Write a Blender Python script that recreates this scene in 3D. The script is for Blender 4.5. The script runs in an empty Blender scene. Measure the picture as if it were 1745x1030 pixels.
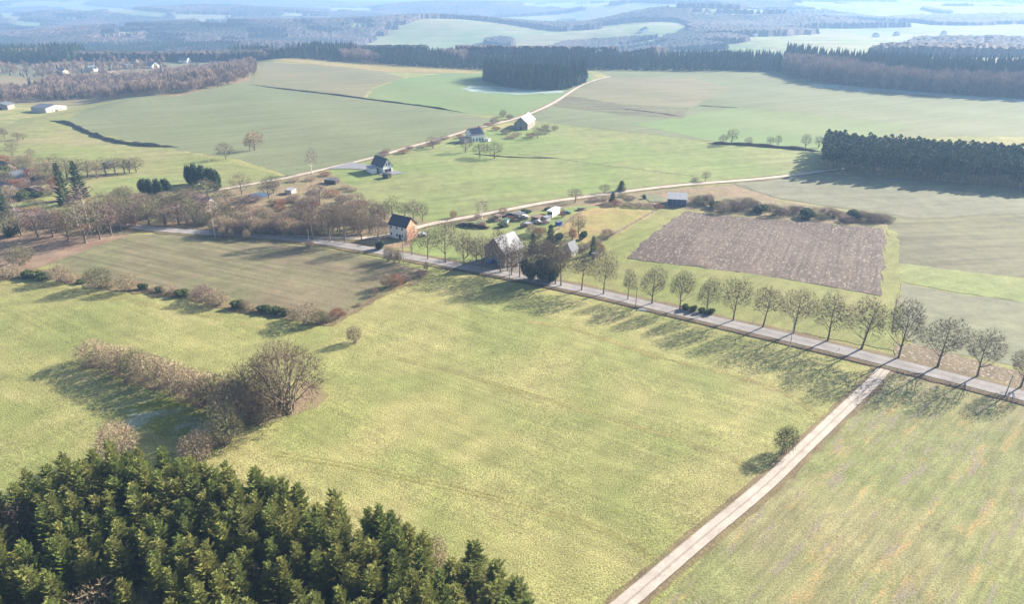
import bpy, math, random
import numpy as np
from mathutils import Vector
from mathutils.geometry import delaunay_2d_cdt
random.seed(7); rng = np.random.default_rng(7)
R = math.radians
S = bpy.context.scene
COL = S.collection

# ------------------------------------------------------------------ camera, world, sun, exposure
FPX, CAMZ, PW, PH = 1200.0, 90.0, 1745.0, 1030.0
PITCH = math.atan((515 + 20) / FPX)
cam = bpy.data.objects.new('camera', bpy.data.cameras.new('camera'))
COL.objects.link(cam)
cam.location = (0, 0, CAMZ)
cam.rotation_euler = (math.pi / 2 - PITCH, 0, 0)
cam.data.sensor_width = 36
cam.data.lens = 36 * FPX / PW
cam.data.clip_start = 1
cam.data.clip_end = 60000
S.camera = cam

SUN_EL, SUN_AZ = R(24.5), math.atan2(0.84, 0.54)      # azimuth measured from +Y towards +X
W = bpy.data.worlds.new('World'); S.world = W; W.use_nodes = True
wn = W.node_tree.nodes; wl = W.node_tree.links
for n in list(wn): wn.remove(n)
sky = wn.new('ShaderNodeTexSky'); sky.sky_type = 'NISHITA'; sky.sun_disc = False
sky.sun_elevation = SUN_EL; sky.sun_rotation = SUN_AZ
sky.air_density = 1.0; sky.dust_density = 1.5; sky.ozone_density = 1.5
bg = wn.new('ShaderNodeBackground'); bg.inputs['Strength'].default_value = 0.05
wo = wn.new('ShaderNodeOutputWorld')
wl.new(sky.outputs[0], bg.inputs[0]); wl.new(bg.outputs[0], wo.inputs[0])
sd = bpy.data.lights.new('sun', 'SUN'); sd.energy = 5.0; sd.angle = R(0.5); sd.color = (1.0, 0.90, 0.76)
sun = bpy.data.objects.new('sun', sd); COL.objects.link(sun)
sdir = Vector((math.sin(SUN_AZ) * math.cos(SUN_EL), math.cos(SUN_AZ) * math.cos(SUN_EL), math.sin(SUN_EL)))
sun.rotation_euler = sdir.to_track_quat('Z', 'Y').to_euler()
S.view_settings.view_transform = 'Standard'; S.view_settings.look = 'None'
S.view_settings.exposure = 2.0; S.view_settings.gamma = 1
HAZE_DENSITY = 0.00024

# ------------------------------------------------------------------ terrain height
def sm(t):
    t = np.clip(t, 0, 1); return t * t * (3 - 2 * t)
HILLS = [(-950, 2300, 450, 230, 44), (-250, 2450, 420, 240, 50), (250, 2100, 260, 160, 24), (620, 2450, 420, 200, 50),
         (900, 3500, 700, 330, 66), (-1500, 3600, 800, 350, 62), (-200, 4300, 800, 380, 66), (1900, 4500, 600, 400, 58),
         (2300, 3400, 700, 300, 34), (3300, 5200, 900, 500, 66), (-2600, 5600, 1500, 600, 66), (900, 6500, 1400, 700, 66), (-600, 1750, 240, 130, 22)]
def hgt(x, y):
    x = np.asarray(x, float); y = np.asarray(y, float)
    z = 0.55 * np.sin(x / 37 + 1) * np.sin(y / 45 + .5) + 0.28 * np.sin(x / 17 + y / 23)
    z = z + 1.5 * np.sin(x / 160 + .6) * np.sin(y / 140) * sm((y - 350) / 250)
    # rough banks crossing the left hand meadow
    z = z - 11 * sm((-x - 345 + 0.03 * y) / 90) * sm((y - 440) / 140) * (1 - sm((y - 1000) / 200))
    side = sm((x - 150) / 420)
    z = z - (52 * (1 - side) + 16 * side) * sm((y - 1080) / 330)
    z = z + 18 * sm((y - 3000) / 5000)
    for hx, hy, sx, sy, a in HILLS:
        z = z + a * np.exp(-((x - hx) / sx) ** 2 - ((y - hy) / sy) ** 2)
    z = z + 4 * np.sin(x / 210 + .3 * np.sin(y / 300)) * np.sin(y / 260) * sm((y - 1300) / 500)
    return z
CP, SP = math.cos(PITCH), math.sin(PITCH)
def ray(px, py):
    dx = (px - PW / 2) / FPX; dy = -(py - PH / 2) / FPX
    return dx, CP + dy * SP, -SP + dy * CP
_T = np.geomspace(60, 30000, 1600)
def G(px, py, above=0.0):
    """ground point seen at a photograph pixel (optionally a level above the ground)"""
    a, b, c = ray(px, py)
    f = lambda t: CAMZ + c * t - (hgt(a * t, b * t) + above)
    v = f(_T); i = int(np.argmax(v < 0))
    if not (v < 0).any(): i = len(_T) - 1
    lo, hi = _T[max(i - 1, 0)], _T[i]
    for _ in range(18):
        m = (lo + hi) / 2
        if f(m) < 0: hi = m
        else: lo = m
    t = (lo + hi) / 2
    return np.array([a * t, b * t, float(hgt(a * t, b * t))])
def project(x, y, z):
    f = y * CP - (z - CAMZ) * SP; u = y * SP + (z - CAMZ) * CP
    f = np.maximum(f, 1e-3)
    return PW / 2 + FPX * x / f, PH / 2 - FPX * u / f, f
def mpp(p):                                 # metres per photo pixel at a ground point
    f = p[1] * CP - (p[2] - CAMZ) * SP
    return f / FPX
def tall(p, hpx):                           # height in metres of an upright thing hpx pixels tall
    d = math.hypot(p[0], p[1]); dep = math.atan2(CAMZ - p[2], d)
    return hpx * mpp(p) / max(math.cos(dep), .3)
def inpoly(x, y, poly):
    x = np.asarray(x); y = np.asarray(y); r = np.zeros(x.shape, bool); n = len(poly); j = n - 1
    for i in range(n):
        xi, yi = poly[i]; xj, yj = poly[j]
        c = ((yi > y) != (yj > y)) & (x < (xj - xi) * (y - yi) / ((yj - yi) or 1e-9) + xi)
        r ^= c; j = i
    return r

# ------------------------------------------------------------------ materials
class NT:
    def __init__(s, name):
        s.m = bpy.data.materials.new(name); s.m.use_nodes = True
        s.n = s.m.node_tree.nodes; s.l = s.m.node_tree.links
        for n in list(s.n): s.n.remove(n)
        s.out = s.n.new('ShaderNodeOutputMaterial'); s.b = s.n.new('ShaderNodeBsdfPrincipled')
        s.b.inputs['Roughness'].default_value = 0.9
        s.b.inputs['Specular IOR Level'].default_value = 0.15
        s.l.new(s.b.outputs[0], s.out.inputs[0]); s._pos = None
    def pos(s, scale=(1, 1, 1), rot=0):
        if s._pos is None: s._pos = s.n.new('ShaderNodeNewGeometry')
        mp = s.n.new('ShaderNodeMapping'); mp.inputs['Scale'].default_value = scale
        mp2 = s.n.new('ShaderNodeMapping'); mp2.inputs['Rotation'].default_value = (0, 0, rot)
        s.l.new(s._pos.outputs['Position'], mp2.inputs[0]); s.l.new(mp2.outputs[0], mp.inputs[0])
        return mp.outputs[0]
    def noise(s, vec, scale, detail=3, rough=.6, dist=0):
        t = s.n.new('ShaderNodeTexNoise'); t.inputs['Scale'].default_value = scale; t.inputs['Detail'].default_value = detail
        t.inputs['Roughness'].default_value = rough; t.inputs['Distortion'].default_value = dist
        if vec is not None: s.l.new(vec, t.inputs['Vector'])
        return t.outputs['Fac']
    def ramp(s, fac, stops, interp='LINEAR'):
        r = s.n.new('ShaderNodeValToRGB'); e = r.color_ramp.elements; r.color_ramp.interpolation = interp
        while len(e) < len(stops): e.new(.5)
        for k, (p, c) in enumerate(stops):
            e[k].position = p; c = c if hasattr(c, '__len__') else (c, c, c); e[k].color = (*c, 1)
        s.l.new(fac, r.inputs[0]); return r.outputs[0]
    def mix(s, a, b, fac, mode='MIX'):
        m = s.n.new('ShaderNodeMix'); m.data_type = 'RGBA'; m.blend_type = mode
        for ix, v in ((0, fac), (6, a), (7, b)):
            sock = m.inputs[ix]
            if isinstance(v, bpy.types.NodeSocket): s.l.new(v, sock)
            elif hasattr(v, '__len__'): sock.default_value = (*v, 1)
            else: sock.default_value = v if ix == 0 else (v, v, v, 1)
        return m.outputs[2]
    def col(s, c): 
        if isinstance(c, bpy.types.NodeSocket): s.l.new(c, s.b.inputs['Base Color'])
        else: s.b.inputs['Base Color'].default_value = (*c, 1)
    def bump(s, fac, strength=.5, dist=.1):
        b = s.n.new('ShaderNodeBump'); b.inputs['Strength'].default_value = strength; b.inputs['Distance'].default_value = dist
        s.l.new(fac, b.inputs['Height']); s.l.new(b.outputs[0], s.b.inputs['Normal'])

def DIR(x0, y0, x1, y1):
    a, b = G(x0, y0), G(x1, y1); return math.atan2(b[0] - a[0], b[1] - a[1])
MATS = {}
def field(name, ca, cb, big=.018, grain=2.2, gcon=(.62, 1.35), streak=None, patch=None, patch2=None, bump=.5, bdist=.12, midc=(.8, 1.18)):
    """grass or soil: two colours mottled over tens of metres, tussock grain, optional drilled rows and patches"""
    t = NT(name); p = t.pos()
    n1 = t.noise(p, big, 4, .6, .6)
    c = t.mix(ca, cb, t.ramp(n1, [(.38, 0.), (.62, 1.)]))
    n2 = t.noise(p, .16, 4, .65)
    c = t.mix(c, t.ramp(n2, [(.3, midc[0]), (.7, midc[1])]), 1., 'MULTIPLY')
    if streak:
        ang, wide, lng, lo, hi, amt = streak
        ps = t.pos((1 / wide, 1 / lng, 1), ang)
        n3 = t.noise(ps, 1.0, 3, .6)
        c = t.mix(c, t.mix(c, t.ramp(n3, [(.36, lo), (.64, hi)]), 1., 'MULTIPLY'), amt)
    if patch:
        pc, th, sc, ang, st = patch
        n4 = t.noise(t.pos((1, st, 1), ang), sc, 5, .7)
        c = t.mix(c, pc, t.ramp(n4, [(th, 0.), (th + .13, .75)]))
    if patch2:
        pc, th, sc, ang, st = patch2
        n4 = t.noise(t.pos((1, st, 1), ang), sc, 4, .75)
        c = t.mix(c, pc, t.ramp(n4, [(th, 0.), (th + .05, .9)]))
    g = t.noise(p, grain, 3, .75)
    c = t.mix(c, t.ramp(g, [(.3, gcon[0]), (.7, gcon[1])]), 1., 'MULTIPLY')
    t.col(c); t.bump(g, bump, bdist)
    MATS[name] = t.m; return t.m

MEADOW = field('meadow_grass', (.180, .195, .066), (.255, .235, .096), .03, 3.0, (.36, 1.66), (DIR(1000, 600, 1400, 720), 1.6, 70, .90, 1.10, .9),
               ((.34, .29, .14), .60, .05, DIR(1000, 600, 1400, 720), .35), None, .8, .22)
field('near_pasture', (.170, .182, .072), (.215, .200, .098), .03, 3.0, (.5, 1.5), (DIR(1400, 1000, 1640, 720), 1.3, 18, .84, 1.16, 1.),
      ((.33, .23, .10), .54, .28, DIR(1400, 1000, 1640, 720), .22), ((.20, .175, .12), .56, .5, DIR(1400, 1000, 1640, 720), .15), .7, .2)
field('drilled_soil', (.165, .135, .082), (.140, .142, .070), .02, 2.0, (.75, 1.25), (DIR(200, 440, 560, 520), 2.2, 60, .78, 1.18, 1.), None, None, .4, .1)
field('ploughed_soil', (.098, .074, .060), (.128, .098, .080), .03, 2.2, (.5, 1.5), (DIR(1280, 480, 1330, 380), 1.1, 60, .78, 1.2, 1.),
      ((.32, .27, .22), .53, 1.3, DIR(1280, 480, 1330, 380), .3), None, .9, .25)
field('grey_green_grass', (.135, .155, .075), (.155, .165, .085), .006, .8, (.88, 1.1), (R(62), 6, 140, .86, 1.13, .8), None, None, .2, .1, (.92, 1.08))
field('fresh_grass', (.130, .190, .068), (.150, .185, .075), .006, .8, (.9, 1.1), (R(62), 6, 140, .93, 1.07, .8), None, None, .2, .1, (.93, 1.07))
field('pasture_green', (.155, .200, .062), (.195, .205, .082), .012, 1.4, (.78, 1.2), (R(70), 5, 70, .86, 1.13, .8), ((.20, .175, .085), .63, .03, R(70), .3), None, .4, .12)
field('west_grass', (.165, .190, .062), (.215, .205, .090), .014, 1.4, (.75, 1.25), (R(70), 5, 60, .86, 1.13, .8), ((.25, .20, .115), .55, .035, R(80), .35), ((.17, .125, .09), .64, .12, R(80), .4), .5, .15)
field('brownish_field', (.185, .165, .092), (.158, .158, .082), .01, 1.0, (.85, 1.12), (R(75), 5, 90, .86, 1.12, .9), None, None, .3, .1, (.92, 1.08))
field('stubble_field', (.135, .130, .068), (.120, .112, .066), .012, 1.2, (.82, 1.15), (R(84), 5, 120, .72, 1.22, .9), None, None, .4, .12)
field('pale_field', (.150, .160, .092), (.165, .160, .105), .01, 1.2, (.85, 1.12), (R(84), 4, 100, .9, 1.1, .9), None, None, .3, .1)
field('straw_grass', (.29, .215, .095), (.22, .20, .07), .05, 2.0, (.72, 1.25), None, ((.13, .16, .045), .60, .12, 0, 1), None, .7, .2)
field('scrub_floor', (.235, .165, .105), (.18, .165, .085), .035, 1.2, (.6, 1.35), None, ((.115, .15, .045), .56, .05, 0, 1), ((.26, .185, .11), .6, .14, 0, 1), .8, .3)
field('leaf_litter', (.20, .130, .092), (.24, .175, .12), .08, 2.4, (.6, 1.35), None, None, None, .8, .2)
field('grove_floor', (.20, .135, .095), (.22, .175, .10), .08, 2.4, (.6, 1.35), None, ((.185, .19, .06), .46, .25, 0, 1), None, .8, .2)
field('verge_grass', (.150, .112, .065), (.185, .150, .075), .08, 2.2, (.6, 1.35), None, ((.11, .14, .035), .56, .2, 0, 1), None, .8, .2)
field('ditch_soil', (.075, .052, .036), (.115, .075, .05), .1, 2.2, (.6, 1.35), None, None, None, .8, .2)
field('rubble_strip', (.150, .115, .075), (.18, .14, .09), .1, 2.2, (.6, 1.35), None, ((.46, .42, .35), .55, 1.1, 0, 1), None, .8, .3)
field('frosted_grass', (.135, .150, .034), (.15, .16, .045), .04, 2.0, (.6, 1.4), None, ((.27, .31, .27), .50, .12, R(60), .4), None, .6, .15)
field('dry_meadow', (.19, .18, .06), (.23, .20, .08), .04, 2.0, (.5, 1.5), None, None, None, .8, .2)
field('frosted_plateau', (.25, .31, .29), (.18, .25, .2), .03, 1.6, (.8, 1.2), None, None, None, .4, .1)
field('avenue_strip', (.175, .195, .060), (.215, .205, .080), .03, 2.4, (.6, 1.3), (R(45), 2, 30, .88, 1.12, .7), ((.22, .175, .085), .62, .1, 0, 1), None, .8, .2)
field('far_patchwork', (.15, .20, .075), (.24, .23, .12), .004, .3, (.85, 1.15), (R(80), 60, 300, .75, 1.2, 1.), ((.09, .12, .05), .56, .004, .4, .6), None, .2, .1, (.95, 1.05))
field('canopy_far', (.008, .018, .014), (.095, .068, .058), .0042, .12, (.6, 1.3), None, None, None, .6, 2.)

def asphalt(name, base, joint=0, grain=3.0):
    t = NT(name); p = t.pos()
    n = t.noise(p, .25, 4, .7); g = t.noise(p, grain, 3, .8)
    c = t.mix(base, t.ramp(n, [(.3, .78), (.7, 1.18)]), 1., 'MULTIPLY')
    uv = t.n.new('ShaderNodeUVMap'); sx = t.n.new('ShaderNodeSeparateXYZ'); t.l.new(uv.outputs[0], sx.inputs[0])
    wob = t.noise(p, .5, 3, .6)
    ad = t.n.new('ShaderNodeMath'); ad.operation = 'MULTIPLY_ADD'; t.l.new(wob, ad.inputs[0]); ad.inputs[1].default_value = .10
    t.l.new(sx.outputs[0], ad.inputs[2])
    if joint:   # concrete wheel strips: grass and dirt creep over the middle seam and the edges
        k = t.ramp(ad.outputs[0], [(.0, 1.), (.13, .0), (.47, .0), (.53, .45), (.57, .45), (.63, .0), (.97, .0), (1., 1.)])
    else:       # worn lanes, dirt at the edges
        k = t.ramp(ad.outputs[0], [(.0, .9), (.12, .12), (.3, .0), (.52, .28), (.74, .0), (.96, .15), (1., .9)])
    c = t.mix(c, (.115, .088, .06), k)
    c = t.mix(c, t.ramp(g, [(.3, .86), (.7, 1.12)]), 1., 'MULTIPLY')
    t.col(c); t.bump(g, .3, .03); MATS[name] = t.m
field('bank_earth', (.10, .085, .062), (.14, .12, .075), .1, 1.2, (.6, 1.35), None, ((.13, .15, .05), .55, .2, 0, 1), None, .8, .2)
asphalt('road_surface', (.26, .245, .24))
asphalt('concrete_track', (.40, .35, .30), 1)
asphalt('gravel', (.44, .38, .31), 1)

def plain(name, c, rough=.8, var=.15, metal=0, scale=1.5, spec=.3):
    t = NT(name); tc = t.n.new('ShaderNodeTexCoord')
    n = t.noise(tc.outputs['Object'], scale, 4, .65)
    t.col(t.mix(c, t.ramp(n, [(.3, 1 - var), (.7, 1 + var)]), 1., 'MULTIPLY'))
    t.b.inputs['Roughness'].default_value = rough; t.b.inputs['Metallic'].default_value = metal
    t.b.inputs['Specular IOR Level'].default_value = spec
    MATS[name] = t.m; return t.m
def brick(name, c1, c2, mort, sc=1.0, rowh=.09, bw=.24):
    t = NT(name); tc = t.n.new('ShaderNodeTexCoord')
    mp = t.n.new('ShaderNodeMapping'); mp.inputs['Rotation'].default_value = (R(90), 0, 0)
    t.l.new(tc.outputs['Object'], mp.inputs[0])
    b = t.n.new('ShaderNodeTexBrick'); b.inputs['Color1'].default_value = (*c1, 1); b.inputs['Color2'].default_value = (*c2, 1)
    b.inputs['Mortar'].default_value = (*mort, 1); b.inputs['Scale'].default_value = sc; b.inputs['Brick Width'].default_value = bw
    b.inputs['Row Height'].default_value = rowh; b.inputs['Mortar Size'].default_value = .012
    t.l.new(mp.outputs[0], b.inputs[0])
    n = t.noise(tc.outputs['Object'], .5, 4, .7)
    t.col(t.mix(b.outputs[0], t.ramp(n, [(.3, .75), (.7, 1.2)]), 1., 'MULTIPLY')); MATS[name] = t.m
brick('salmon_brick', (.60, .33, .22), (.52, .27, .18), (.55, .38, .28), 1.0, .3, .7)
brick('grey_stone', (.22, .19, .17), (.30, .26, .23), (.2, .18, .16), 1.0, .35, .6)
brick('brown_brick', (.30, .22, .17), (.24, .17, .13), (.32, .27, .22), 1.0, .3, .7)
plain('white_render', (.76, .74, .70), .85, .08)
plain('grey_render', (.36, .36, .38), .85, .12)
plain('cream_render', (.42, .38, .32), .85, .12)
plain('dark_tile', (.030, .034, .045), .55, .3, 0, 2.5, .4)
plain('slate_roof', (.085, .095, .115), .75, .3, 0, 2.0, .5)
plain('pale_metal_roof', (.24, .25, .27), .6, .2, 0, .8, .3)
plain('rust_roof', (.17, .12, .095), .8, .3, 0, 1.0)
plain('solar_panel', (.015, .02, .045), .2, .1, 0, 2, .6)
plain('window_glass', (.03, .035, .045), .12, .1, 0, 2, .6)
plain('window_frame', (.72, .70, .66), .5, .05)
plain('timber', (.26, .20, .14), .85, .25, 0, 4)
plain('dark_timber', (.075, .055, .042), .85, .3, 0, 4)
plain('pole_wood', (.30, .26, .22), .85, .2, 0, 3)
plain('pole_concrete', (.50, .48, .44), .85, .1)
plain('shed_sheet', (.055, .085, .15), .6, .2, 0, .8)
plain('rubber', (.02, .02, .02), .8, .1)
plain('paint_red', (.28, .04, .03), .3, .06, 0, 1, .5); plain('paint_blue', (.02, .09, .42), .35, .06, 0, 1, .5)
plain('paint_white', (.60, .60, .58), .35, .06, 0, 1, .5); plain('paint_dark', (.03, .035, .045), .3, .06, 0, 1, .5)
plain('paint_silver', (.40, .41, .43), .3, .06, .3, 1, .5)
plain('hay_wrap', (.55, .56, .55), .5, .2); plain('tarp_green', (.05, .16, .13), .6, .2)
plain('paving', (.19, .19, .20), .9, .15, 0, .6)
plain('stone_wall', (.30, .235, .19), .9, .35, 0, 3)
t = NT('pond_water'); t.col((.05, .08, .12)); t.b.inputs['Roughness'].default_value = .06; t.b.inputs['Specular IOR Level'].default_value = .5
MATS['pond_water'] = t.m

def plantmat(name, ca, cb, attr=False, nscale=.9, contrast=(.7, 1.35), transl=0.0, rough=.85, tip=None):
    t = NT(name)
    if attr:
        a = t.n.new('ShaderNodeAttribute'); a.attribute_name = 'tint'; f = a.outputs['Fac']
    else:
        a = t.n.new('ShaderNodeObjectInfo'); f = a.outputs['Random']
    c = t.mix(ca, cb, f)
    p = t.pos(); n = t.noise(p, nscale, 3, .7)
    c = t.mix(c, t.ramp(n, [(.3, contrast[0]), (.7, contrast[1])]), 1., 'MULTIPLY')
    if tip:
        n2 = t.noise(p, 2.2, 2, .6); c = t.mix(c, tip, t.ramp(n2, [(.50, 0.), (.68, .75)]))
    t.col(c); t.b.inputs['Roughness'].default_value = rough
    if transl:
        tr = t.n.new('ShaderNodeBsdfTranslucent'); t.l.new(c, tr.inputs[0])
        ms = t.n.new('ShaderNodeMixShader'); ms.inputs[0].default_value = transl
        t.l.new(t.b.outputs[0], ms.inputs[1]); t.l.new(tr.outputs[0], ms.inputs[2]); t.l.new(ms.outputs[0], t.out.inputs[0])
    MATS[name] = t.m
plantmat('bark', (.115, .098, .075), (.17, .14, .105), nscale=1.5)
plantmat('twigs', (.145, .112, .076), (.20, .152, .105), nscale=.7)
plantmat('bush_twigs', (.31, .25, .16), (.37, .285, .195), nscale=.9)
plantmat('olive_twigs', (.17, .165, .085), (.20, .18, .10), nscale=.9)
plantmat('purple_twigs', (.21, .14, .125), (.26, .18, .155), nscale=.9)
plantmat('red_twigs', (.26, .11, .065), (.33, .17, .10), nscale=.9)
plantmat('birch_bark', (.52, .47, .42), (.6, .55, .5), nscale=1.5)
plantmat('needles', (.125, .170, .042), (.25, .25, .075), nscale=.35, contrast=(.6, 1.45), transl=.45, tip=(.24, .24, .07))
plantmat('dark_needles', (.032, .055, .028), (.05, .078, .034), nscale=.6, transl=.12)
plantmat('bush_leaves', (.065, .09, .035), (.095, .115, .045), nscale=1., transl=.2)
plantmat('needles_far', (.022, .046, .026), (.050, .078, .032), attr=True, nscale=.25, transl=.12)
plantmat('pine_far', (.028, .058, .034), (.062, .092, .042), nscale=.25, transl=.12)
plantmat('pine_far_mass', (.028, .058, .034), (.062, .092, .042), attr=True, nscale=.25, transl=.12)
plantmat('bare_far', (.17, .13, .10), (.34, .25, .19), attr=True, nscale=.3)
plantmat('pine_bark', (.26, .17, .11), (.34, .23, .15), nscale=1.5)

# ------------------------------------------------------------------ mesh helpers
def mesh_np(name, V, F, uv=None, tint=None, smooth=False, mi=None):
    """V (n,3), F: list of arrays (k, 3 or 4)"""
    me = bpy.data.meshes.new(name); V = np.asarray(V, np.float32)
    if isinstance(F, np.ndarray): F = [F]
    F = [np.asarray(f, np.int32) for f in F if len(f)]
    loops = np.concatenate([f.ravel() for f in F]); tot = np.concatenate([np.full(len(f), f.shape[1], np.int32) for f in F])
    st = np.concatenate([[0], np.cumsum(tot)[:-1]]).astype(np.int32)
    me.vertices.add(len(V)); me.vertices.foreach_set('co', V.ravel())
    me.loops.add(len(loops)); me.loops.foreach_set('vertex_index', loops)
    me.polygons.add(len(tot)); me.polygons.foreach_set('loop_start', st); me.polygons.foreach_set('loop_total', tot)
    if mi is not None: me.polygons.foreach_set('material_index', np.asarray(mi, np.int32))
    if uv is not None:
        u = me.uv_layers.new(name='UVMap'); u.data.foreach_set('uv', np.asarray(uv, np.float32)[loops].ravel())
    if tint is not None:
        a = me.attributes.new('tint', 'FLOAT', 'POINT'); a.data.foreach_set('value', np.asarray(tint, np.float32))
    me.polygons.foreach_set('use_smooth', np.full(len(tot), smooth))
    me.update(); me.validate(); return me
def link(name, me, mat=None, parent=None, loc=None):
    o = bpy.data.objects.new(name, me); COL.objects.link(o)
    if mat is not None and me is not None:
        for m in (mat if isinstance(mat, (list, tuple)) else [mat]):
            me.materials.append(MATS[m] if isinstance(m, str) else m)
    if parent is not None: o.parent = parent
    if loc is not None: o.location = loc
    return o
def tag(o, label=None, cat=None, group=None, kind=None):
    if label: o['label'] = label
    if cat: o['category'] = cat
    if group: o['group'] = group
    if kind: o['kind'] = kind
    return o
class MB:
    def __init__(s): s.V = []; s.T = []; s.Q = []
    def add(s, vs, tris=(), quads=()):
        b = len(s.V); s.V.extend(vs)
        s.T.extend([tuple(b + i for i in f) for f in tris]); s.Q.extend([tuple(b + i for i in f) for f in quads]); return b
    def box(s, x0, x1, y0, y1, z0, z1):
        s.add([(x, y, z) for z in (z0, z1) for y in (y0, y1) for x in (x0, x1)], (),
              [(0, 2, 3, 1), (4, 5, 7, 6), (0, 1, 5, 4), (2, 6, 7, 3), (0, 4, 6, 2), (1, 3, 7, 5)])
    def tube(s, pts, rad, n=5):
        pts = [np.asarray(p, float) for p in pts]; rings = []
        for k, p in enumerate(pts):
            d = pts[min(k + 1, len(pts) - 1)] - pts[max(k - 1, 0)]; d = d / (np.linalg.norm(d) + 1e-9)
            u = np.cross(d, (0, 0, 1) if abs(d[2]) < .9 else (1, 0, 0)); u /= np.linalg.norm(u); v = np.cross(d, u)
            rings.append([tuple(p + rad[k] * (math.cos(a) * u + math.sin(a) * v)) for a in [2 * math.pi * i / n for i in range(n)]])
        b = s.add([q for r in rings for q in r])
        for k in range(len(pts) - 1):
            for i in range(n):
                j = (i + 1) % n; s.Q.append((b + k * n + i, b + k * n + j, b + (k + 1) * n + j, b + (k + 1) * n + i))
        s.Q.append(tuple(b + i for i in (0, 1, 2, 3))) if n == 4 else None
    def spike(s, p, q, w, up=None):
        p = np.asarray(p, float); q = np.asarray(q, float); d = q - p
        u = rng.normal(size=3); u = np.cross(d, u); u = u / (np.linalg.norm(u) + 1e-9) * w / 2
        s.add([tuple(p - u), tuple(p + u), tuple(q)], [(0, 1, 2)])
    def mesh(s, name='mesh', smooth=False):
        return mesh_np(name, np.array(s.V), [np.array(s.T, int).reshape(-1, 3), np.array(s.Q, int).reshape(-1, 4)], smooth=smooth)
    def build(s, name, mat, parent=None, smooth=False): return link(name, s.mesh(name, smooth), mat, parent)

# ------------------------------------------------------------------ ground, fields, roads
def ground():
    rad = np.concatenate([[0.01, 20], np.geomspace(40, 900, 240), np.geomspace(905, 22000, 220)])
    fine = np.linspace(R(-62), R(62), 620); coarse = np.linspace(R(62), R(298), 80)[1:-1]
    ang = np.concatenate([fine, coarse]); na, nr = len(ang), len(rad)
    X = rad[:, None] * np.sin(ang)[None]; Y = rad[:, None] * np.cos(ang)[None]
    Z = hgt(X, Y); V = np.stack([X, Y, Z], -1).reshape(-1, 3)
    i = np.arange(nr - 1)[:, None] * na; j = np.arange(na)[None]; k = (j + 1) % na
    F = np.stack([i + j, i + k, i + na + k, i + na + j], -1).reshape(-1, 4)
    cen = V[F].mean(1); far = (cen[:, 1] > 1085) | (np.hypot(cen[:, 0], cen[:, 1]) > 1700)
    me = mesh_np('ground', V, F[:, ::-1], smooth=True, mi=far.astype(int))
    tag(link('ground', me, ['meadow_grass', 'far_patchwork']), kind='structure')
ground()

LEVEL = {'n': 0}
def lift(x, y, lv): return 0.015 * lv + np.hypot(x, y) * 0.00006 * lv
def smooth_poly(pts, step=3, jit=.0):
    out = []
    n = len(pts)
    for i in range(n):
        a = np.array(pts[i]); b = np.array(pts[(i + 1) % n]); d = np.linalg.norm(b - a); st = max(2.5, .012 * np.linalg.norm(a + b) / 2)
        k = max(1, int(d / st))
        nrm = np.array([-(b - a)[1], (b - a)[0]]) / (d + 1e-9)
        for q in range(k):
            w = 0 if q == 0 else rng.normal() * jit * st
            out.append(a + (b - a) * q / k + nrm * w)
    return out
def drape(name, px, mat, lv=1, jit=.12, world=False, kind='structure', label=None):
    P = [tuple(p) for p in px] if world else [tuple(G(x, y)[:2]) for x, y in px]
    B = smooth_poly(P, jit=jit); B = np.array(B); nb = len(B)
    lo, hi = B.min(0), B.max(0); rmid = np.linalg.norm(B.mean(0)); sp = max(3.0, rmid * .012, math.sqrt((hi[0] - lo[0]) * (hi[1] - lo[1]) / 9000))
    gx, gy = np.meshgrid(np.arange(lo[0], hi[0], sp), np.arange(lo[1], hi[1], sp)); gx = gx.ravel(); gy = gy.ravel()
    ins = inpoly(gx, gy, B); I = np.stack([gx[ins], gy[ins]], 1)
    pts = [Vector(p) for p in np.concatenate([B, I])]
    r = delaunay_2d_cdt(pts, [], [list(range(nb))], 1, 1e-4)
    V = np.array([(v.x, v.y) for v in r[0]]); F = np.array([f for f in r[2] if len(f) == 3])
    Z = hgt(V[:, 0], V[:, 1]) + lift(V[:, 0], V[:, 1], lv)
    e1 = V[F[:, 1]] - V[F[:, 0]]; e2 = V[F[:, 2]] - V[F[:, 0]]; flip = (e1[:, 0] * e2[:, 1] - e1[:, 1] * e2[:, 0]) < 0
    F[flip] = F[flip][:, ::-1]
    o = link(name, mesh_np(name, np.column_stack([V, Z]), F, smooth=True), mat); tag(o, label, kind=kind); return o
def catmull(P, per=8):
    P = [np.array(p, float) for p in P]; P = [2 * P[0] - P[1]] + P + [2 * P[-1] - P[-2]]; out = []
    for i in range(1, len(P) - 2):
        for k in range(per):
            t = k / per; a, b, c, d = P[i - 1:i + 3]
            out.append(.5 * (2 * b + (c - a) * t + (2 * a - 5 * b + 4 * c - d) * t * t + (3 * b - a - 3 * c + d) * t ** 3))
    out.append(P[-2]); return np.array(out)
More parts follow.
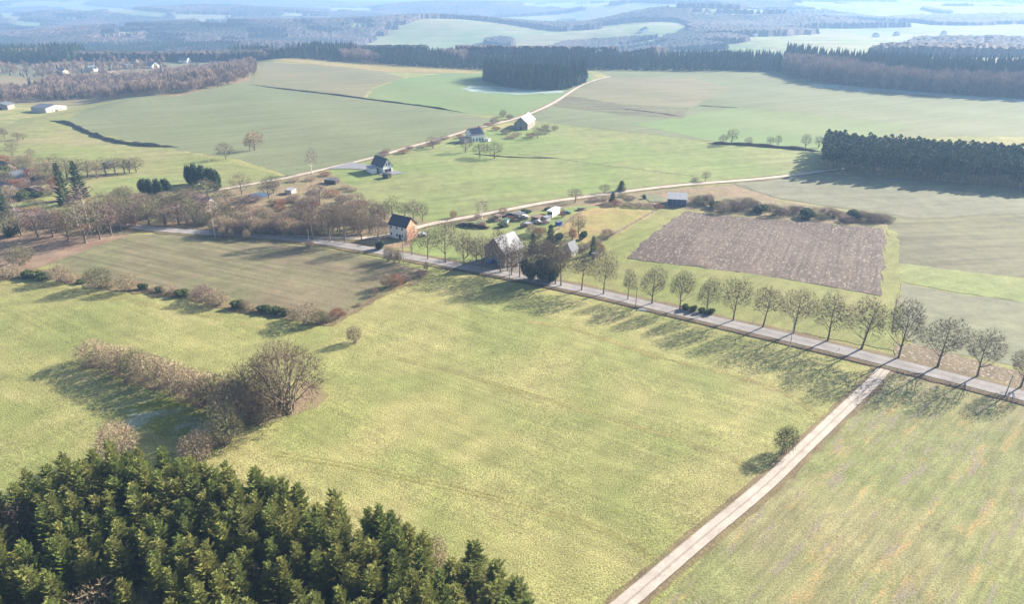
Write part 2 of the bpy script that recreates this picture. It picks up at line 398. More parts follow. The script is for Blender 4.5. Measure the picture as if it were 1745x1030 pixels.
def ribbon(name, px, width, mat, lv=6, off=0, world=False, kind='structure', wob=0.0, extra=0.0):
    C = catmull([p if world else G(*p)[:2] for p in px], 10); n = len(C)
    T = np.gradient(C, axis=0); T /= np.linalg.norm(T, axis=1)[:, None]; N = np.stack([-T[:, 1], T[:, 0]], 1)
    s = np.concatenate([[0], np.cumsum(np.linalg.norm(np.diff(C, axis=0), axis=1))])
    us = np.linspace(0, 1, 5); V = []; UV = []
    w = np.full(n, width) * (1 + wob * rng.normal(size=n))
    for u in us:
        q = C + N * (off + (u - .5) * w)[:, None] if np.ndim(off) else C + N * (off + (u - .5) * w[:, None])
        z = hgt(q[:, 0], q[:, 1]) + lift(q[:, 0], q[:, 1], lv) + extra
        V.append(np.column_stack([q, z])); UV.append(np.column_stack([np.full(n, u), s]))
    V = np.concatenate(V); UV = np.concatenate(UV); m = len(us)
    F = []
    for a in range(m - 1):
        i = np.arange(n - 1); F.append(np.stack([a * n + i, (a + 1) * n + i, (a + 1) * n + i + 1, a * n + i + 1], 1))
    F = np.concatenate(F)
    p0, p1, p3 = V[F[0, 0]], V[F[0, 1]], V[F[0, 3]]
    if np.cross(p1 - p0, p3 - p0)[2] < 0: F = F[:, ::-1]
    o = link(name, mesh_np(name, V, F, uv=UV, smooth=True), mat)
    if kind: tag(o, kind=kind)
    return o, C, N

# -- fields, from the far plateau to the foreground (all corners are ground points)
drape('plateau_field', [(100, 212), (330, 260), (410, 272), (500, 303), (640, 265), (760, 232), (850, 205), (790, 193), (620, 166), (430, 143), (440, 122), (425, 104), (300, 150), (150, 185)], 'grey_green_grass', 1)
drape('upper_field', [(430, 143), (620, 166), (632, 150), (690, 132), (640, 119), (445, 108), (440, 122)], 'brownish_field', 2)
drape('tan_strip', [(425, 108), (640, 121), (820, 126), (825, 116), (700, 107), (430, 100)], 'straw_grass', 3)
drape('green_field', [(625, 166), (790, 193), (880, 201), (960, 164), (1010, 140), (1010, 125), (825, 118), (700, 131), (640, 150)], 'fresh_grass', 2)
drape('right_plateau', [(880, 201), (960, 163), (1035, 130), (1015, 119), (1330, 122), (1800, 168), (1800, 235), (1500, 232), (1400, 260), (1220, 243), (980, 215)], 'grey_green_grass', 1)
drape('fallow_field', [(960, 163), (1035, 132), (1180, 133), (1245, 150), (1180, 182), (1060, 178)], 'brownish_field', 2)
drape('fallow_strip', [(935, 180), (965, 163), (1060, 178), (1175, 184), (1165, 202), (1060, 195)], 'stubble_field', 3)
drape('middle_pasture', [(730, 382), (870, 357), (960, 340), (1080, 325), (1250, 310), (1395, 293), (1400, 258), (1220, 245), (980, 215), (930, 205), (820, 226), (640, 268), (560, 290), (560, 330), (620, 350)], 'pasture_green', 1)
drape('east_pasture', [(1080, 212), (1250, 182), (1560, 215), (1500, 232), (1400, 258), (1225, 243)], 'fresh_grass', 2)
drape('lane_pasture', [(880, 262), (1225, 246), (1400, 260), (1395, 292), (1215, 305), (1050, 285)], 'pasture_green', 3)
drape('west_pasture', [(-120, 215), (100, 208), (200, 240), (330, 262), (480, 300), (380, 330), (240, 345), (-120, 330)], 'west_grass', 1)
drape('scrub_ground', [(-150, 330), (120, 345), (240, 345), (400, 318), (560, 292), (600, 320), (600, 350), (730, 375), (700, 392), (760, 420), (640, 425), (540, 412), (430, 402), (240, 395), (150, 420), (-150, 432)], 'scrub_floor', 2)
drape('garden_lawn', [(-60, 350), (60, 345), (120, 350), (120, 365), (20, 362), (-60, 372)], 'pasture_green', 3)
drape('orchard_lawn', [(150, 315), (240, 300), (340, 300), (400, 318), (300, 340), (180, 345)], 'pasture_green', 3)
drape('upper_scrub', [(-250, 178), (60, 178), (300, 165), (425, 138), (440, 118), (425, 100), (200, 92), (-250, 95)], 'scrub_floor', 2)
drape('village_green', [(-40, 128), (60, 132), (130, 130), (150, 118), (60, 110), (-40, 112)], 'pale_field', 3)
drape('village_meadow', [(290, 114), (380, 112), (400, 106), (330, 102), (280, 106)], 'pale_field', 3)
drape('rough_strip', [(740, 383), (960, 343), (1080, 328), (1250, 315), (1330, 342), (1510, 370), (1512, 388), (1300, 372), (1160, 356), (1060, 350), (980, 362), (900, 372)], 'scrub_floor', 2)
drape('farm_lawn', [(700, 402), (740, 386), (900, 362), (1000, 350), (1030, 352), (960, 380), (930, 400), (960, 440), (905, 470), (860, 464), (700, 432)], 'pasture_green', 3)
drape('straw_paddock', [(975, 365), (1020, 354), (1110, 360), (1105, 372), (1050, 402), (1000, 415), (950, 400)], 'straw_grass', 4)
drape('orchard_grass', [(940, 405), (1005, 415), (1105, 372), (1125, 358), (1165, 360), (1080, 420), (1060, 450), (960, 492), (900, 472)], 'avenue_strip', 3)
drape('avenue_strip', [(880, 476), (960, 440), (1068, 443), (1300, 470), (1500, 506), (1512, 390), (1530, 398), (1534, 500), (1530, 600), (1300, 556), (1100, 512), (960, 484)], 'avenue_strip', 4)
drape('ploughed_field', [(1168, 360), (1300, 373), (1508, 390), (1505, 450), (1502, 505), (1300, 470), (1160, 452), (1068, 441), (1110, 400)], 'ploughed_soil', 5, .14)
drape('east_field', [(1215, 316), (1395, 296), (1800, 322), (1800, 480), (1530, 452), (1512, 386), (1500, 366), (1330, 340)], 'stubble_field', 1)
drape('east_headland', [(1250, 312), (1395, 296), (1800, 322), (1800, 360), (1560, 372), (1500, 362), (1330, 338)], 'pale_field', 2)
drape('green_strip', [(1532, 450), (1800, 482), (1800, 524), (1640, 500), (1532, 480)], 'pasture_green', 3)
drape('pale_strip', [(1532, 482), (1640, 502), (1800, 524), (1800, 640), (1560, 590), (1534, 560)], 'pale_field', 2)
drape('stone_strip', [(1525, 588), (1560, 588), (1650, 612), (1800, 650), (1800, 678), (1650, 640), (1525, 606)], 'rubble_strip', 5)
drape('sown_field', [(95, 447), (150, 425), (225, 400), (330, 397), (430, 408), (560, 425), (640, 440), (735, 464), (690, 482), (640, 505), (560, 545), (500, 532), (430, 522), (330, 500), (200, 476), (100, 462)], 'drilled_soil', 2)
drape('brown_headland', [(-150, 400), (150, 400), (225, 400), (95, 447), (60, 458), (-150, 462)], 'leaf_litter', 3)
drape('hedge_bank', [(-100, 462), (60, 458), (100, 462), (200, 478), (330, 502), (430, 522), (500, 534), (560, 545), (640, 505), (700, 478), (735, 468), (705, 486), (640, 512), (570, 556), (500, 548), (420, 535), (300, 508), (180, 493), (60, 474), (-100, 476)], 'verge_grass', 4, .3)
drape('grove_litter', [(150, 612), (240, 636), (380, 668), (470, 668), (540, 650), (562, 672), (540, 695), (470, 714), (420, 722), (375, 765), (330, 782), (345, 760), (410, 712), (330, 690), (240, 655), (160, 628)], 'grove_floor', 3, .45)
drape('hoar_frost', [(200, 690), (300, 680), (375, 712), (352, 735), (280, 745), (215, 720)], 'frosted_grass', 1, .5)
drape('wood_frost', [(800, 146), (850, 148), (955, 154), (960, 158), (880, 162), (800, 156)], 'frosted_plateau', 4, .3)
drape('belt_frost', [(1360, 140), (1745, 170), (1800, 176), (1800, 180), (1600, 164), (1400, 150)], 'frosted_plateau', 3, .3)
drape('near_pasture', [(1500, 640), (1520, 628), (1600, 648), (1800, 698), (2050, 760), (2200, 1400), (1060, 1300), (1120, 1030), (1300, 850)], 'near_pasture', 1)

road_px = [(-150, 340), (-40, 352), (60, 366), (160, 376), (235, 388), (330, 396), (430, 402), (540, 412), (640, 428), (760, 450), (870, 470), (1000, 496), (1100, 519), (1300, 566), (1500, 614), (1745, 676), (2000, 742), (2400, 850)]
ribbon('road_verge', road_px, 9.2, 'verge_grass', 6, wob=.05)
ribbon('ditch', road_px[9:], 1.2, 'ditch_soil', 7, off=-4.1, wob=.12)
road, RC, RN = ribbon('road', road_px, 5.6, 'road_surface', 9)
track_px = [(1513, 622), (1490, 650), (1440, 698), (1370, 765), (1300, 832), (1180, 932), (1065, 1030), (820, 1230)]
ribbon('track_verge', track_px, 5.4, 'verge_grass', 3, wob=.08)
ribbon('field_track', track_px, 3.3, 'concrete_track', 5)
laneA = [(330, 332), (400, 319), (480, 305), (560, 287), (650, 265), (720, 245), (800, 222), (870, 205), (920, 187), (960, 165), (985, 149), (1005, 140), (1040, 130)]
ribbon('lane_verge', laneA, 6.5, 'verge_grass', 4, wob=.1)
ribbon('farm_lane', laneA, 3.4, 'gravel', 6)
laneB = [(470, 402), (560, 406), (640, 405), (690, 394), (740, 381), (800, 370), (870, 357), (960, 341), (1080, 325), (1250, 309), (1395, 293), (1440, 288)]
ribbon('lane_verge', laneB, 6.5, 'verge_grass', 5, wob=.1)
ribbon('gravel_lane', laneB, 3.4, 'gravel', 7)
ribbon('stone_seam', [(968, 440), (1010, 418), (1060, 392), (1125, 354)], 1.2, 'rubble_strip', 7, wob=.2)
ribbon('stone_seam', [(945, 395), (975, 372), (1005, 350)], 1.2, 'rubble_strip', 7, wob=.2)
ribbon('grass_bank', [(900, 548), (1000, 568), (1120, 608), (1250, 640), (1340, 672), (1400, 712)], 1.8, 'dry_meadow', 1, wob=.5)
ribbon('grass_bank', [(0, 485), (90, 490), (200, 510), (330, 535), (450, 560)], 1.6, 'dry_meadow', 1, wob=.5)
for dy in (0, 7):
    ribbon('tractor_rut', [(470, 770 + dy), (640, 800 + dy), (860, 850 + dy), (1040, 905 + dy), (1130, 960 + dy)], .5, 'dry_meadow', 1, wob=.3)
    ribbon('tractor_rut', [(640, 600 + dy * .6), (800, 640 + dy * .6), (1000, 700 + dy * .6), (1200, 760 + dy * .7), (1290, 800 + dy * .8)], .5, 'dry_meadow', 1, wob=.3)
drape('driveway', [(556, 288), (600, 277), (640, 284), (632, 291), (600, 288)], 'paving', 7, .02)
drape('patio', [(640, 296), (655, 300), (690, 296), (672, 291)], 'paving', 7, .02)
drape('farm_yard', [(800, 458), (850, 462), (895, 470), (905, 455), (865, 445), (830, 440), (800, 446)], 'road_surface', 7, .05)
drape('pond', [(425, 332), (440, 329), (462, 330), (455, 336), (430, 338)], 'pond_water', 8, .02)
drape('pond', [(1092, 334), (1110, 332), (1135, 338), (1130, 346), (1108, 345)], 'pale_field', 8, .02)

# ------------------------------------------------------------------ bare trees
def bez(a, c, b, n=4):
    return [(1 - t) ** 2 * a + 2 * t * (1 - t) * c + t * t * b for t in [k / n for k in range(n + 1)]]
def bare(seed, h=15., rw=5., clear=.22, limbs=14, subs=9, sub2=6, tw=5, wtw=.04, multi=0, droop=0., cz=.60, rz=.40, trunk_r=.3, twl=.16):
    """returns trunk mesh (trunk and limbs) and crown mesh (boughs and twigs)"""
    global rng
    rng = np.random.default_rng(seed)
    T = MB(); C = MB(); A = np.array
    top = A([rng.normal() * .3, rng.normal() * .3, h * .86])
    def lead(z): 
        t = z / h; return A([top[0] * t + .15 * math.sin(t * 5 + seed), top[1] * t + .15 * math.cos(t * 4), z])
    if not multi:
        zs = [0, .3, h * .12, h * .3, h * .5, h * .68, h * .86]
        T.tube([lead(z) for z in zs], [trunk_r * k for k in (1.5, 1.05, .9, .7, .42, .22, .05)], 6)
    cc = A([0, 0, h * cz]); LS = []
    for k in range(limbs):
        az = 2.39996 * k + rng.uniform(-.4, .4); el = math.asin(rng.uniform(-.45, .98))
        rr = rng.uniform(.80, 1.0)
        tgt = cc + A([math.cos(el) * math.cos(az) * rw * rr, math.cos(el) * math.sin(az) * rw * rr, math.sin(el) * h * rz * rr])
        hr = math.hypot(tgt[0], tgt[1])
        if multi: a = A([rng.normal() * .35 * multi, rng.normal() * .35 * multi, 0.])
        else:
            za = min(max(h * clear, tgt[2] - hr * rng.uniform(.8, 1.5)), h * .8); a = lead(za)
        ctl = a + (tgt - a) * A([.55, .55, .40]) + A([0, 0, -droop]) if not multi else a + (tgt - a) * A([.35, .35, .55])
        pts = bez(a, ctl, tgt, 4); r0 = trunk_r * (.42 if not multi else .5) * (1 - .4 * a[2] / h)
        T.tube(pts, [r0, r0 * .75, r0 * .5, r0 * .32, r0 * .12], 3); LS.append(pts)
    # boughs, branches and twigs grow from the nearest older wood towards points spread evenly through the crown
    nodes = A([p for pts in LS for p in pts[1:]] + ([lead(z) for z in np.linspace(h * .45, h * .86, 6)] if not multi else []))
    sc = (rw * 2 + h * rz * 2) / 4; ax = A([rw, rw, h * rz])
    lump = rng.normal(size=(7, 3)); lump /= np.linalg.norm(lump, axis=1)[:, None]
    def cloud(n, r0, r1):
        u = rng.normal(size=(n, 3)); u /= np.linalg.norm(u, axis=1)[:, None]; u = u[u[:, 2] > -.62]
        f = (.76 + .34 * np.clip((u @ lump.T).max(1) - .5, 0, .45) / .45) * (1 + .06 * rng.normal(size=len(u)))
        return cc + u * ax * (rng.uniform(r0 ** 2, r1 ** 2, len(u)) ** .5 * f)[:, None]
    def level(n, r0, r1, w, far, mid):
        nonlocal nodes
        P = cloud(n, r0, r1); d = np.empty(len(P)); j = np.empty(len(P), int)
        rn = np.linalg.norm((nodes - cc * A([1, 1, .45])), axis=1)
        for k0 in range(0, len(P), 500):
            D = np.linalg.norm(P[k0:k0 + 500, None] - nodes[None], axis=2) + .35 * rn[None]; j[k0:k0 + 500] = D.argmin(1)
        Q = nodes[j]; v = P - Q; L = np.linalg.norm(v, axis=1); k = np.minimum(1, far * sc / np.maximum(L, 1e-6)); Pe = Q + v * k[:, None]
        if mid: bow = A([0, 0, 1.]) * (-.12 if droop < .5 else .18) * (L * k)[:, None]
        u = np.cross(Pe - Q, rng.normal(size=(len(P), 3))); u = u / (np.linalg.norm(u, axis=1)[:, None] + 1e-9) * w * .5
        M = (Q + Pe) / 2 + (bow if mid else 0)
        for q, m_, e, uu in zip(Q, M, Pe, u):
            if mid: C.add([tuple(q - uu), tuple(q + uu), tuple(m_ + uu * .7), tuple(m_ - uu * .7), tuple(e)], [(3, 2, 4)], [(0, 1, 2, 3)])
            else: C.add([tuple(q - uu), tuple(q + uu), tuple(e)], [(0, 1, 2)])
        nodes = np.concatenate([Pe, M, Q * .25 + Pe * .75]) if mid else nodes
    level(int(limbs * subs * 1.1), .38, .93, wtw * 3.2, 1.4, True)
    level(int(limbs * subs * sub2), .45, .98, wtw * 1.6, .6, True)
    level(int(limbs * subs * sub2 * tw), .50, 1.06, wtw, .40, False)
    for m_ in (T, C):                      # nothing may poke below the ground
        m_.V = [(v[0], v[1], v[2] if v[2] > -.2 else .05) for v in m_.V]
    tm, cm = T.mesh('trunk', True), C.mesh('crown')
    zm = max(v[2] for v in C.V); xm = np.percentile(np.abs(np.array(C.V)[:, :2]).max(1), 97) * 2
    return dict(trunk=tm, crown=cm, h=zm, w=xm)
def setm(k, tm, cm):
    k['trunk'].materials.append(MATS[tm]); k['crown'].materials.append(MATS[cm]); return k
def sibl(k, cm, tm='bark'):
    c = k['crown'].copy(); c.materials.clear(); c.materials.append(MATS[cm])
    t2 = k['trunk'].copy(); t2.materials.clear(); t2.materials.append(MATS[tm])
    return dict(trunk=t2, crown=c, h=k['h'], w=k['w'])

AV = [setm(bare(s, 16, 5.0, .2, 15, 9, 7,  11, .042, cz=.60, rz=.39), 'bark', 'twigs') for s in (11, 12, 13, 14)]
AV += [setm(bare(s, 16, 3.6, .26, 13, 8, 7,  11, .042, cz=.60, rz=.39, trunk_r=.24), 'bark', 'twigs') for s in (15, 16)]
MID = [setm(bare(s, 12, 4.6, .12, 12, 8, 6, 4, .06, cz=.56, rz=.44), 'bark', 'twigs') for s in (21, 22, 23)]
MIDO = [sibl(k, 'olive_twigs') for k in MID[:2]]; MIDP = [sibl(k, 'purple_twigs') for k in MID[1:]]; MIDR = [sibl(MID[0], 'red_twigs')]
BIRCH = [setm(bare(s, 15, 2.7, .2, 11, 8, 6, 4, .04, cz=.58, rz=.42, trunk_r=.17, droop=.6), 'birch_bark', 'purple_twigs') for s in (31, 32)]
BIG = setm(bare(41, 14, 9.2, .05, 46, 9, 7, 7, .045, multi=3.2, cz=.50, rz=.50, trunk_r=.42), 'bark', 'twigs')
BIG2 = setm(bare(42, 12, 6.8, .05, 30, 10, 7, 7, .045, multi=3, cz=.50, rz=.50, trunk_r=.34), 'bark', 'twigs')
BU = [setm(bare(s, 4.2, 2.5, 0, 22, 8, 6, 8, .034, multi=1.4, cz=.48, rz=.52, trunk_r=.10, twl=.2), 'bark', 'bush_twigs') for s in (51, 52, 53)]
BUO = [sibl(BU[0], 'olive_twigs'), sibl(BU[2], 'olive_twigs')]; BUP = [sibl(BU[1], 'purple_twigs')]; BUR = [sibl(BU[2], 'red_twigs'), sibl(BU[0], 'red_twigs')]

# ------------------------------------------------------------------ spruces and leafy shrubs
def spruce(seed, h=17., r=2.4, z0=.12, step=.42, nb=8, quads=9, ragged=.25, lift_=.25):
    g = np.random.default_rng(seed); V = []; F = []
    z = h * z0
    while z < h * .985:
        t = (z / h - z0) / (1 - z0); rad = r * (1 - t) ** .66 + .16
        n = max(4, int(nb * (1 - .45 * t))); a0 = g.uniform(0, 6.28)
        for k in range(n):
            az = a0 + 6.283 * k / n + g.uniform(-.25, .25); L = rad * (1 + ragged * g.normal()); L = max(L, .15)
            d = np.array([math.cos(az), math.sin(az)]); s = np.array([-d[1], d[0]])
            zz = z + g.uniform(-.2, .2); bend = g.uniform(-.30, -.05) + lift_ * t * 2.2
            m = quads if L > .8 else 4
            for q in range(m):
                u = (q + .6) / m; side = 1 if q % 2 else -1
                c = d * L * u; cz_ = zz + bend * L * u * 1.0 + .22 * L * u * u
                w = (.16 + .34 * L * (1 - u) * .7 + .10) * g.uniform(.7, 1.3)
                tip = c + (d * .75 + s * side * .8) * w; tz = cz_ + g.uniform(-.10, .16)
                hw = .055 + .035 * g.random()
                b = len(V); p0 = c - d * hw; p1 = c + d * hw
                mid = c + (d * .45 + s * side * .35) * w
                V += [(p0[0], p0[1], cz_ - .03), (mid[0] + d[0] * hw * 1.6, mid[1] + d[1] * hw * 1.6, cz_ + .06), (tip[0], tip[1], tz),
                      (mid[0] + s[0] * side * hw * 1.6, mid[1] + s[1] * side * hw * 1.6, cz_ - .05)]
                F.append((b, b + 1, b + 2, b + 3))
            # drooping curtain and leading shoot give the bough thickness
            b = len(V); e = d * L * 1.06
            V += [(0, 0, zz), (e[0], e[1], zz + bend * L + .26 * L), (e[0] * .6 + s[0] * .12, e[1] * .6 + s[1] * .12, zz + bend * L * .6 - .22 * (1 - t) - .05)]
            V += [(e[0] * .55 - s[0] * .16, e[1] * .55 - s[1] * .16, zz + bend * L * .5 + .18)]
            F.append((b, b + 2, b + 1, b + 3))
        z += step * (1 - .35 * t) * g.uniform(.8, 1.2)
    for k in range(4):
        a = k * 1.57; b = len(V); V += [(.1 * math.cos(a), .1 * math.sin(a), h * .955), (.0, 0, h * 1.01), (.05 * math.cos(a + 1), .05 * math.sin(a + 1), h * .95), (.09 * math.cos(a + .7), .09 * math.sin(a + .7), h * .93)]
        F.append((b, b + 1, b + 2, b + 3))
    cm = mesh_np('crown', np.array(V), np.array(F))
    T = MB(); T.tube([(0, 0, -.2), (0, 0, h * .3), (0, 0, h * .7), (0, 0, h)], [.2, .16, .09, .02], 6)
    return dict(trunk=T.mesh('trunk', True), crown=cm, h=h, w=r * 2)
SP_ = [setm(spruce(60 + k, 17 + k % 2, 2.2 + .2 * (k % 3), .1, .44, 8, 17, .36, .42), 'bark', 'needles') for k in range(5)]
SPD = [setm(spruce(70 + k, 16, 3.0, .04, .5, 9, 8, .18), 'bark', 'dark_needles') for k in range(2)]
THUJ = []
def leafy(seed, h=2.4, w=2.6, n=1500, size=.17, blobs=7):
    g = np.random.default_rng(seed); C = []
    for k in range(blobs): C.append((g.uniform(-.32, .32) * w, g.uniform(-.32, .32) * w, h * g.uniform(.28, .66), g.uniform(.22, .36) * w, g.uniform(.25, .38) * h))
    C = np.array(C); i = g.integers(0, blobs, n); u = g.normal(size=(n, 3)); u /= np.linalg.norm(u, axis=1)[:, None]
    rr = g.uniform(.6, 1.08, n)[:, None]; P = C[i][:, :3] + u * rr * C[i][:, [3, 3, 4]]; P[:, 2] = np.maximum(P[:, 2], .05); top_ = P[:, 2] / h; P[:, :2] *= (1 - (.45 * top_ if h > 11 else 0))[:, None] if h > 11 else 1
    a = g.normal(size=(n, 3)); a /= np.linalg.norm(a, axis=1)[:, None]; b = np.cross(a, u + .3 * g.normal(size=(n, 3))); b /= np.linalg.norm(b, axis=1)[:, None]
    s = size * g.uniform(.6, 1.4, n)[:, None]
    V = np.stack([P - a * s, P + b * s * .6, P + a * s, P - b * s * .6], 1).reshape(-1, 3)
    cm = mesh_np('crown', V, np.arange(4 * n).reshape(-1, 4))
    T = MB()
    for k in range(5): T.tube([(0, 0, -.1), tuple(C[k % blobs][:3] * (1, 1, .8))], [.05, .015], 4)
    return dict(trunk=T.mesh('trunk'), crown=cm, h=h, w=w)
LEAF = [setm(leafy(80), 'bark', 'bush_leaves'), setm(leafy(81, 1.8, 3.2), 'bark', 'bush_leaves')]
EVER = [setm(leafy(85, 9, 6, 5000, .28, 12), 'bark', 'dark_needles')]
THUJ.append(setm(leafy(86, 12, 5.2, 6000, .30, 16), 'bark', 'dark_needles'))

NAMES = {}
def plant(kind, name, p, h, w=None, label=None, cat='tree', group=None, parts=True, rz=None, parts_names=('trunk', 'crown')):
    e = bpy.data.objects.new(name, None); COL.objects.link(e); e.empty_display_size = .5
    z = float(hgt(p[0], p[1])); e.location = (p[0], p[1], z)
    sz = h / kind['h']; sx = (w / kind['w']) if w else sz
    e.scale = (sx * random.uniform(.92, 1.1), sx * random.uniform(.88, 1.1), sz); e.rotation_euler = (0, 0, random.uniform(0, 6.28) if rz is None else rz)
    for part in ('trunk', 'crown'):
        o = bpy.data.objects.new(parts_names[0] if part == 'trunk' else parts_names[1], kind[part]); COL.objects.link(o); o.parent = e
    tag(e, label, cat, group); return e
def at(kind, name, px, py, hpx, wpx=None, **kw):
    p = G(px, py); return plant(kind, name, p, tall(p, hpx), wpx * mpp(p) if wpx else None, **kw)
ORD = ['first', 'second', 'third', 'fourth', 'fifth', 'sixth', 'seventh', 'eighth', 'ninth', 'tenth', 'eleventh', 'twelfth', 'thirteenth', 'fourteenth',
       'fifteenth', 'sixteenth', 'seventeenth', 'eighteenth', 'nineteenth', 'twentieth', 'twenty-first', 'twenty-second', 'twenty-third', 'twenty-fourth',
       'twenty-fifth', 'twenty-sixth', 'twenty-seventh', 'twenty-eighth', 'twenty-ninth', 'thirtieth']

# avenue trees on the far verge of the road, from the right edge leftwards
avenue = [(1738, 661, 72, 60, 0), (1665, 642, 86, 62, 1), (1599.5, 626.6, 94, 72, 0), (1532, 611, 104, 68, 1), (1468.5, 596.5, 89, 62, 2), (1409.5, 582, 86, 58, 3),
          (1352.6, 570, 84, 58, 0), (1301, 559, 76, 44, 4), (1250, 547.6, 76, 52, 2), (1204, 536.6, 67, 42, 3), (1158, 527.5, 68, 42, 1), (1112, 518, 67, 54, 0),
          (1070, 511, 55, 26, 5), (1029, 502, 73, 42, 2), (992, 495.5, 72, 36, 4), (955, 488, 74, 42, 3), (920, 481, 82, 46, 1), (885, 473, 74, 38, 5),
          (853, 466, 76, 40, 4), (820, 461, 64, 34, 5), (790, 454.7, 66, 38, 0), (760, 448, 74, 38, 2), (730, 442.5, 60, 32, 3), (702, 435.5, 50, 30, 1)]
for i, (x, y, h, w, k) in enumerate(avenue):
    at(AV[k], 'avenue_tree', x, y, h, w * .95, label='bare roadside tree, %s from the right in the long avenue row beside the road' % ORD[i], cat='tree', group='bare avenue trees along the road')
for i, (x, y, h, w, k) in enumerate([(532.6, 409, 72, 32, 4), (562, 413, 68, 36, 1), (589, 412, 76, 40, 0), (616, 410, 66, 36, 2), (646, 424, 60, 40, 3)]):
    at(sibl(AV[k], 'purple_twigs') if 0 else AV[k], 'avenue_tree', x, y, h, w, label='tall bare tree, %s from the left before the brown thicket' % ORD[i], cat='tree', group='bare trees left of the salmon house')

# hedge along the near edge of the sown field: (x, base y, height, width, kind, words)
hedge = [(-22, 470, 30, 44, BU[0], 'grey-brown bush at the left end'), (20, 472, 22, 34, BU[1], 'low bush left of the green shrubs'), (38, 452, 36, 46, BUO[0], 'bare bush on the brown strip above the green shrubs'),
         (48, 472, 15, 26, LEAF[0], 'green shrub, first of three'), (62, 474, 17, 28, LEAF[0], 'green shrub, second of three'), (77, 476, 15, 26, LEAF[1], 'green shrub, third of three'),
         (103, 480, 30, 38, BU[2], 'round bare bush right of the green shrubs'), (120, 481, 16, 20, BU[1], 'small bush beside the round bare one'), (138, 483, 9, 16, LEAF[1], 'tiny green shrub left of the biggest bush'),
         (170, 491, 38, 46, BUO[1], 'biggest round bare bush'), (190, 490, 15, 22, BU[1], 'little bush right of the biggest one'), (220, 496, 32, 34, BU[0], 'bare bush with its own long shadow'),
         (244, 493, 14, 20, LEAF[0], 'green shrub right of the long shadow bush'), (262, 495, 9, 18, BU[2], 'low tuft in the middle gap'), (272, 498, 14, 18, LEAF[0], 'green shrub before the gap'),
         (288, 501, 15, 26, BU[1], 'low bare bush beside the gap'), (310, 505, 17, 26, LEAF[0], 'dark green shrub left of the paired bushes'), (300, 502, 13, 18, BU[0], 'small bush between green shrubs'),
         (330, 508, 14, 20, BU[2], 'little bush left of the pair'), (347, 514, 29, 36, BUP[0], 'purplish bush, left of the pair'), (374, 521, 30, 38, BU[0], 'pale bush, right of the pair'), (360, 520, 20, 24, BU[1], 'low bush between the pair'),
         (405, 525, 19, 26, LEAF[0], 'bright green shrub right of the pair'), (418, 527, 17, 18, BU[2], 'thin bush right of the bright shrub'), (430, 529, 11, 18, BU[0], 'tuft before the green run'),
         (446, 531, 15, 22, LEAF[0], 'green shrub, first of the run'), (460, 533, 17, 24, LEAF[1], 'green shrub, second of the run'), (474, 535, 15, 22, LEAF[0], 'green shrub, third of the run'), (487, 537, 16, 20, LEAF[1], 'green shrub, last of the run'),
         (503, 545, 22, 24, BU[1], 'bush left of the corner bush'), (526, 553, 38, 48, BU[0], 'large bush near the field corner'), (545, 552, 26, 30, BUO[0], 'olive bush at the field corner'), (558, 548, 16, 22, BU[2], 'low bush past the corner'),
         (575, 543, 19, 22, BUR[0], 'reddish bush past the corner'), (590, 536, 7, 12, BU[0], 'tuft on the rising edge'), (612, 522, 6, 12, BU[2], 'small tuft on the rising edge'), (640, 504, 14, 14, BUP[0], 'small purplish bush on the rising edge'),
         (660, 491, 26, 24, BU[1], 'grey bush beside the red one'), (675, 489, 24, 24, BUR[1], 'red-brown bush near the road end'), (692, 482, 14, 18, BUP[0], 'purplish bush near the road end'), (716, 472, 13, 20, BUP[0], 'low purplish bush next to the road')]
for x, y, h, w, k, words in hedge:
    gk = k in LEAF
    if gk: h, w = h * .8, w * .85
    at(k, 'evergreen_shrub' if gk else 'hedge_bush', x, y, h, w, label=words + ', hedge on the sown field', cat='shrub' if gk else 'bush', group='bushes along the sown field')
at(BU[0], 'field_bush', 605, 584, 31, 25, label='lone bare bush standing in the meadow right of the hedge corner', cat='bush')
at(BUO[1], 'field_bush', 1336, 772, 46, 36, label='lone dark bare bush beside the concrete field track', cat='bush')
grove = [(160, 617, 40, 46), (186, 624, 38, 40), (208, 634, 42, 44), (232, 642, 46, 46), (258, 648, 48, 48), (282, 660, 50, 46), (306, 668, 52, 50), (330, 680, 56, 52), (352, 690, 56, 50), (376, 694, 60, 54), (400, 706, 62, 56), (422, 712, 60, 54)]
for i, (x, y, h, w) in enumerate(grove):
    k = [BU[0], BU[1], BU[2], BUO[0], BU[1], BU[0]][i % 6]
    at(k, 'grove_bush', x, y, h, w * 1.2, label='scrubby bare bush, %s from the left in the meadow grove' % ORD[i], cat='bush', group='bushes of the meadow grove')
at(BIG2, 'grove_tree', 440, 704, 88, 92, label='dark bare tree just left of the huge spreading tree', cat='tree')
at(BIG, 'grove_tree', 486, 700, 118, 142, label='huge spreading bare tree at the right end of the meadow grove', cat='tree')
at(BU[1], 'grove_bush', 455, 716, 26, 50, label='low dark scrub at the foot of the huge spreading tree', cat='bush')
at(BU[0], 'grove_bush', 430, 718, 30, 44, label='low dark scrub left of the huge tree foot', cat='bush')
at(BUO[0], 'grove_bush', 388, 758, 68, 66, label='tall rounded bare bush below the grove', cat='bush')
at(BU[2], 'grove_bush', 338, 782, 46, 58, label='pale low bush between the grove and the spruces', cat='bush')
at(BU[0], 'grove_bush', 203, 782, 66, 66, label='round bare bush rising behind the spruce tops', cat='bush')

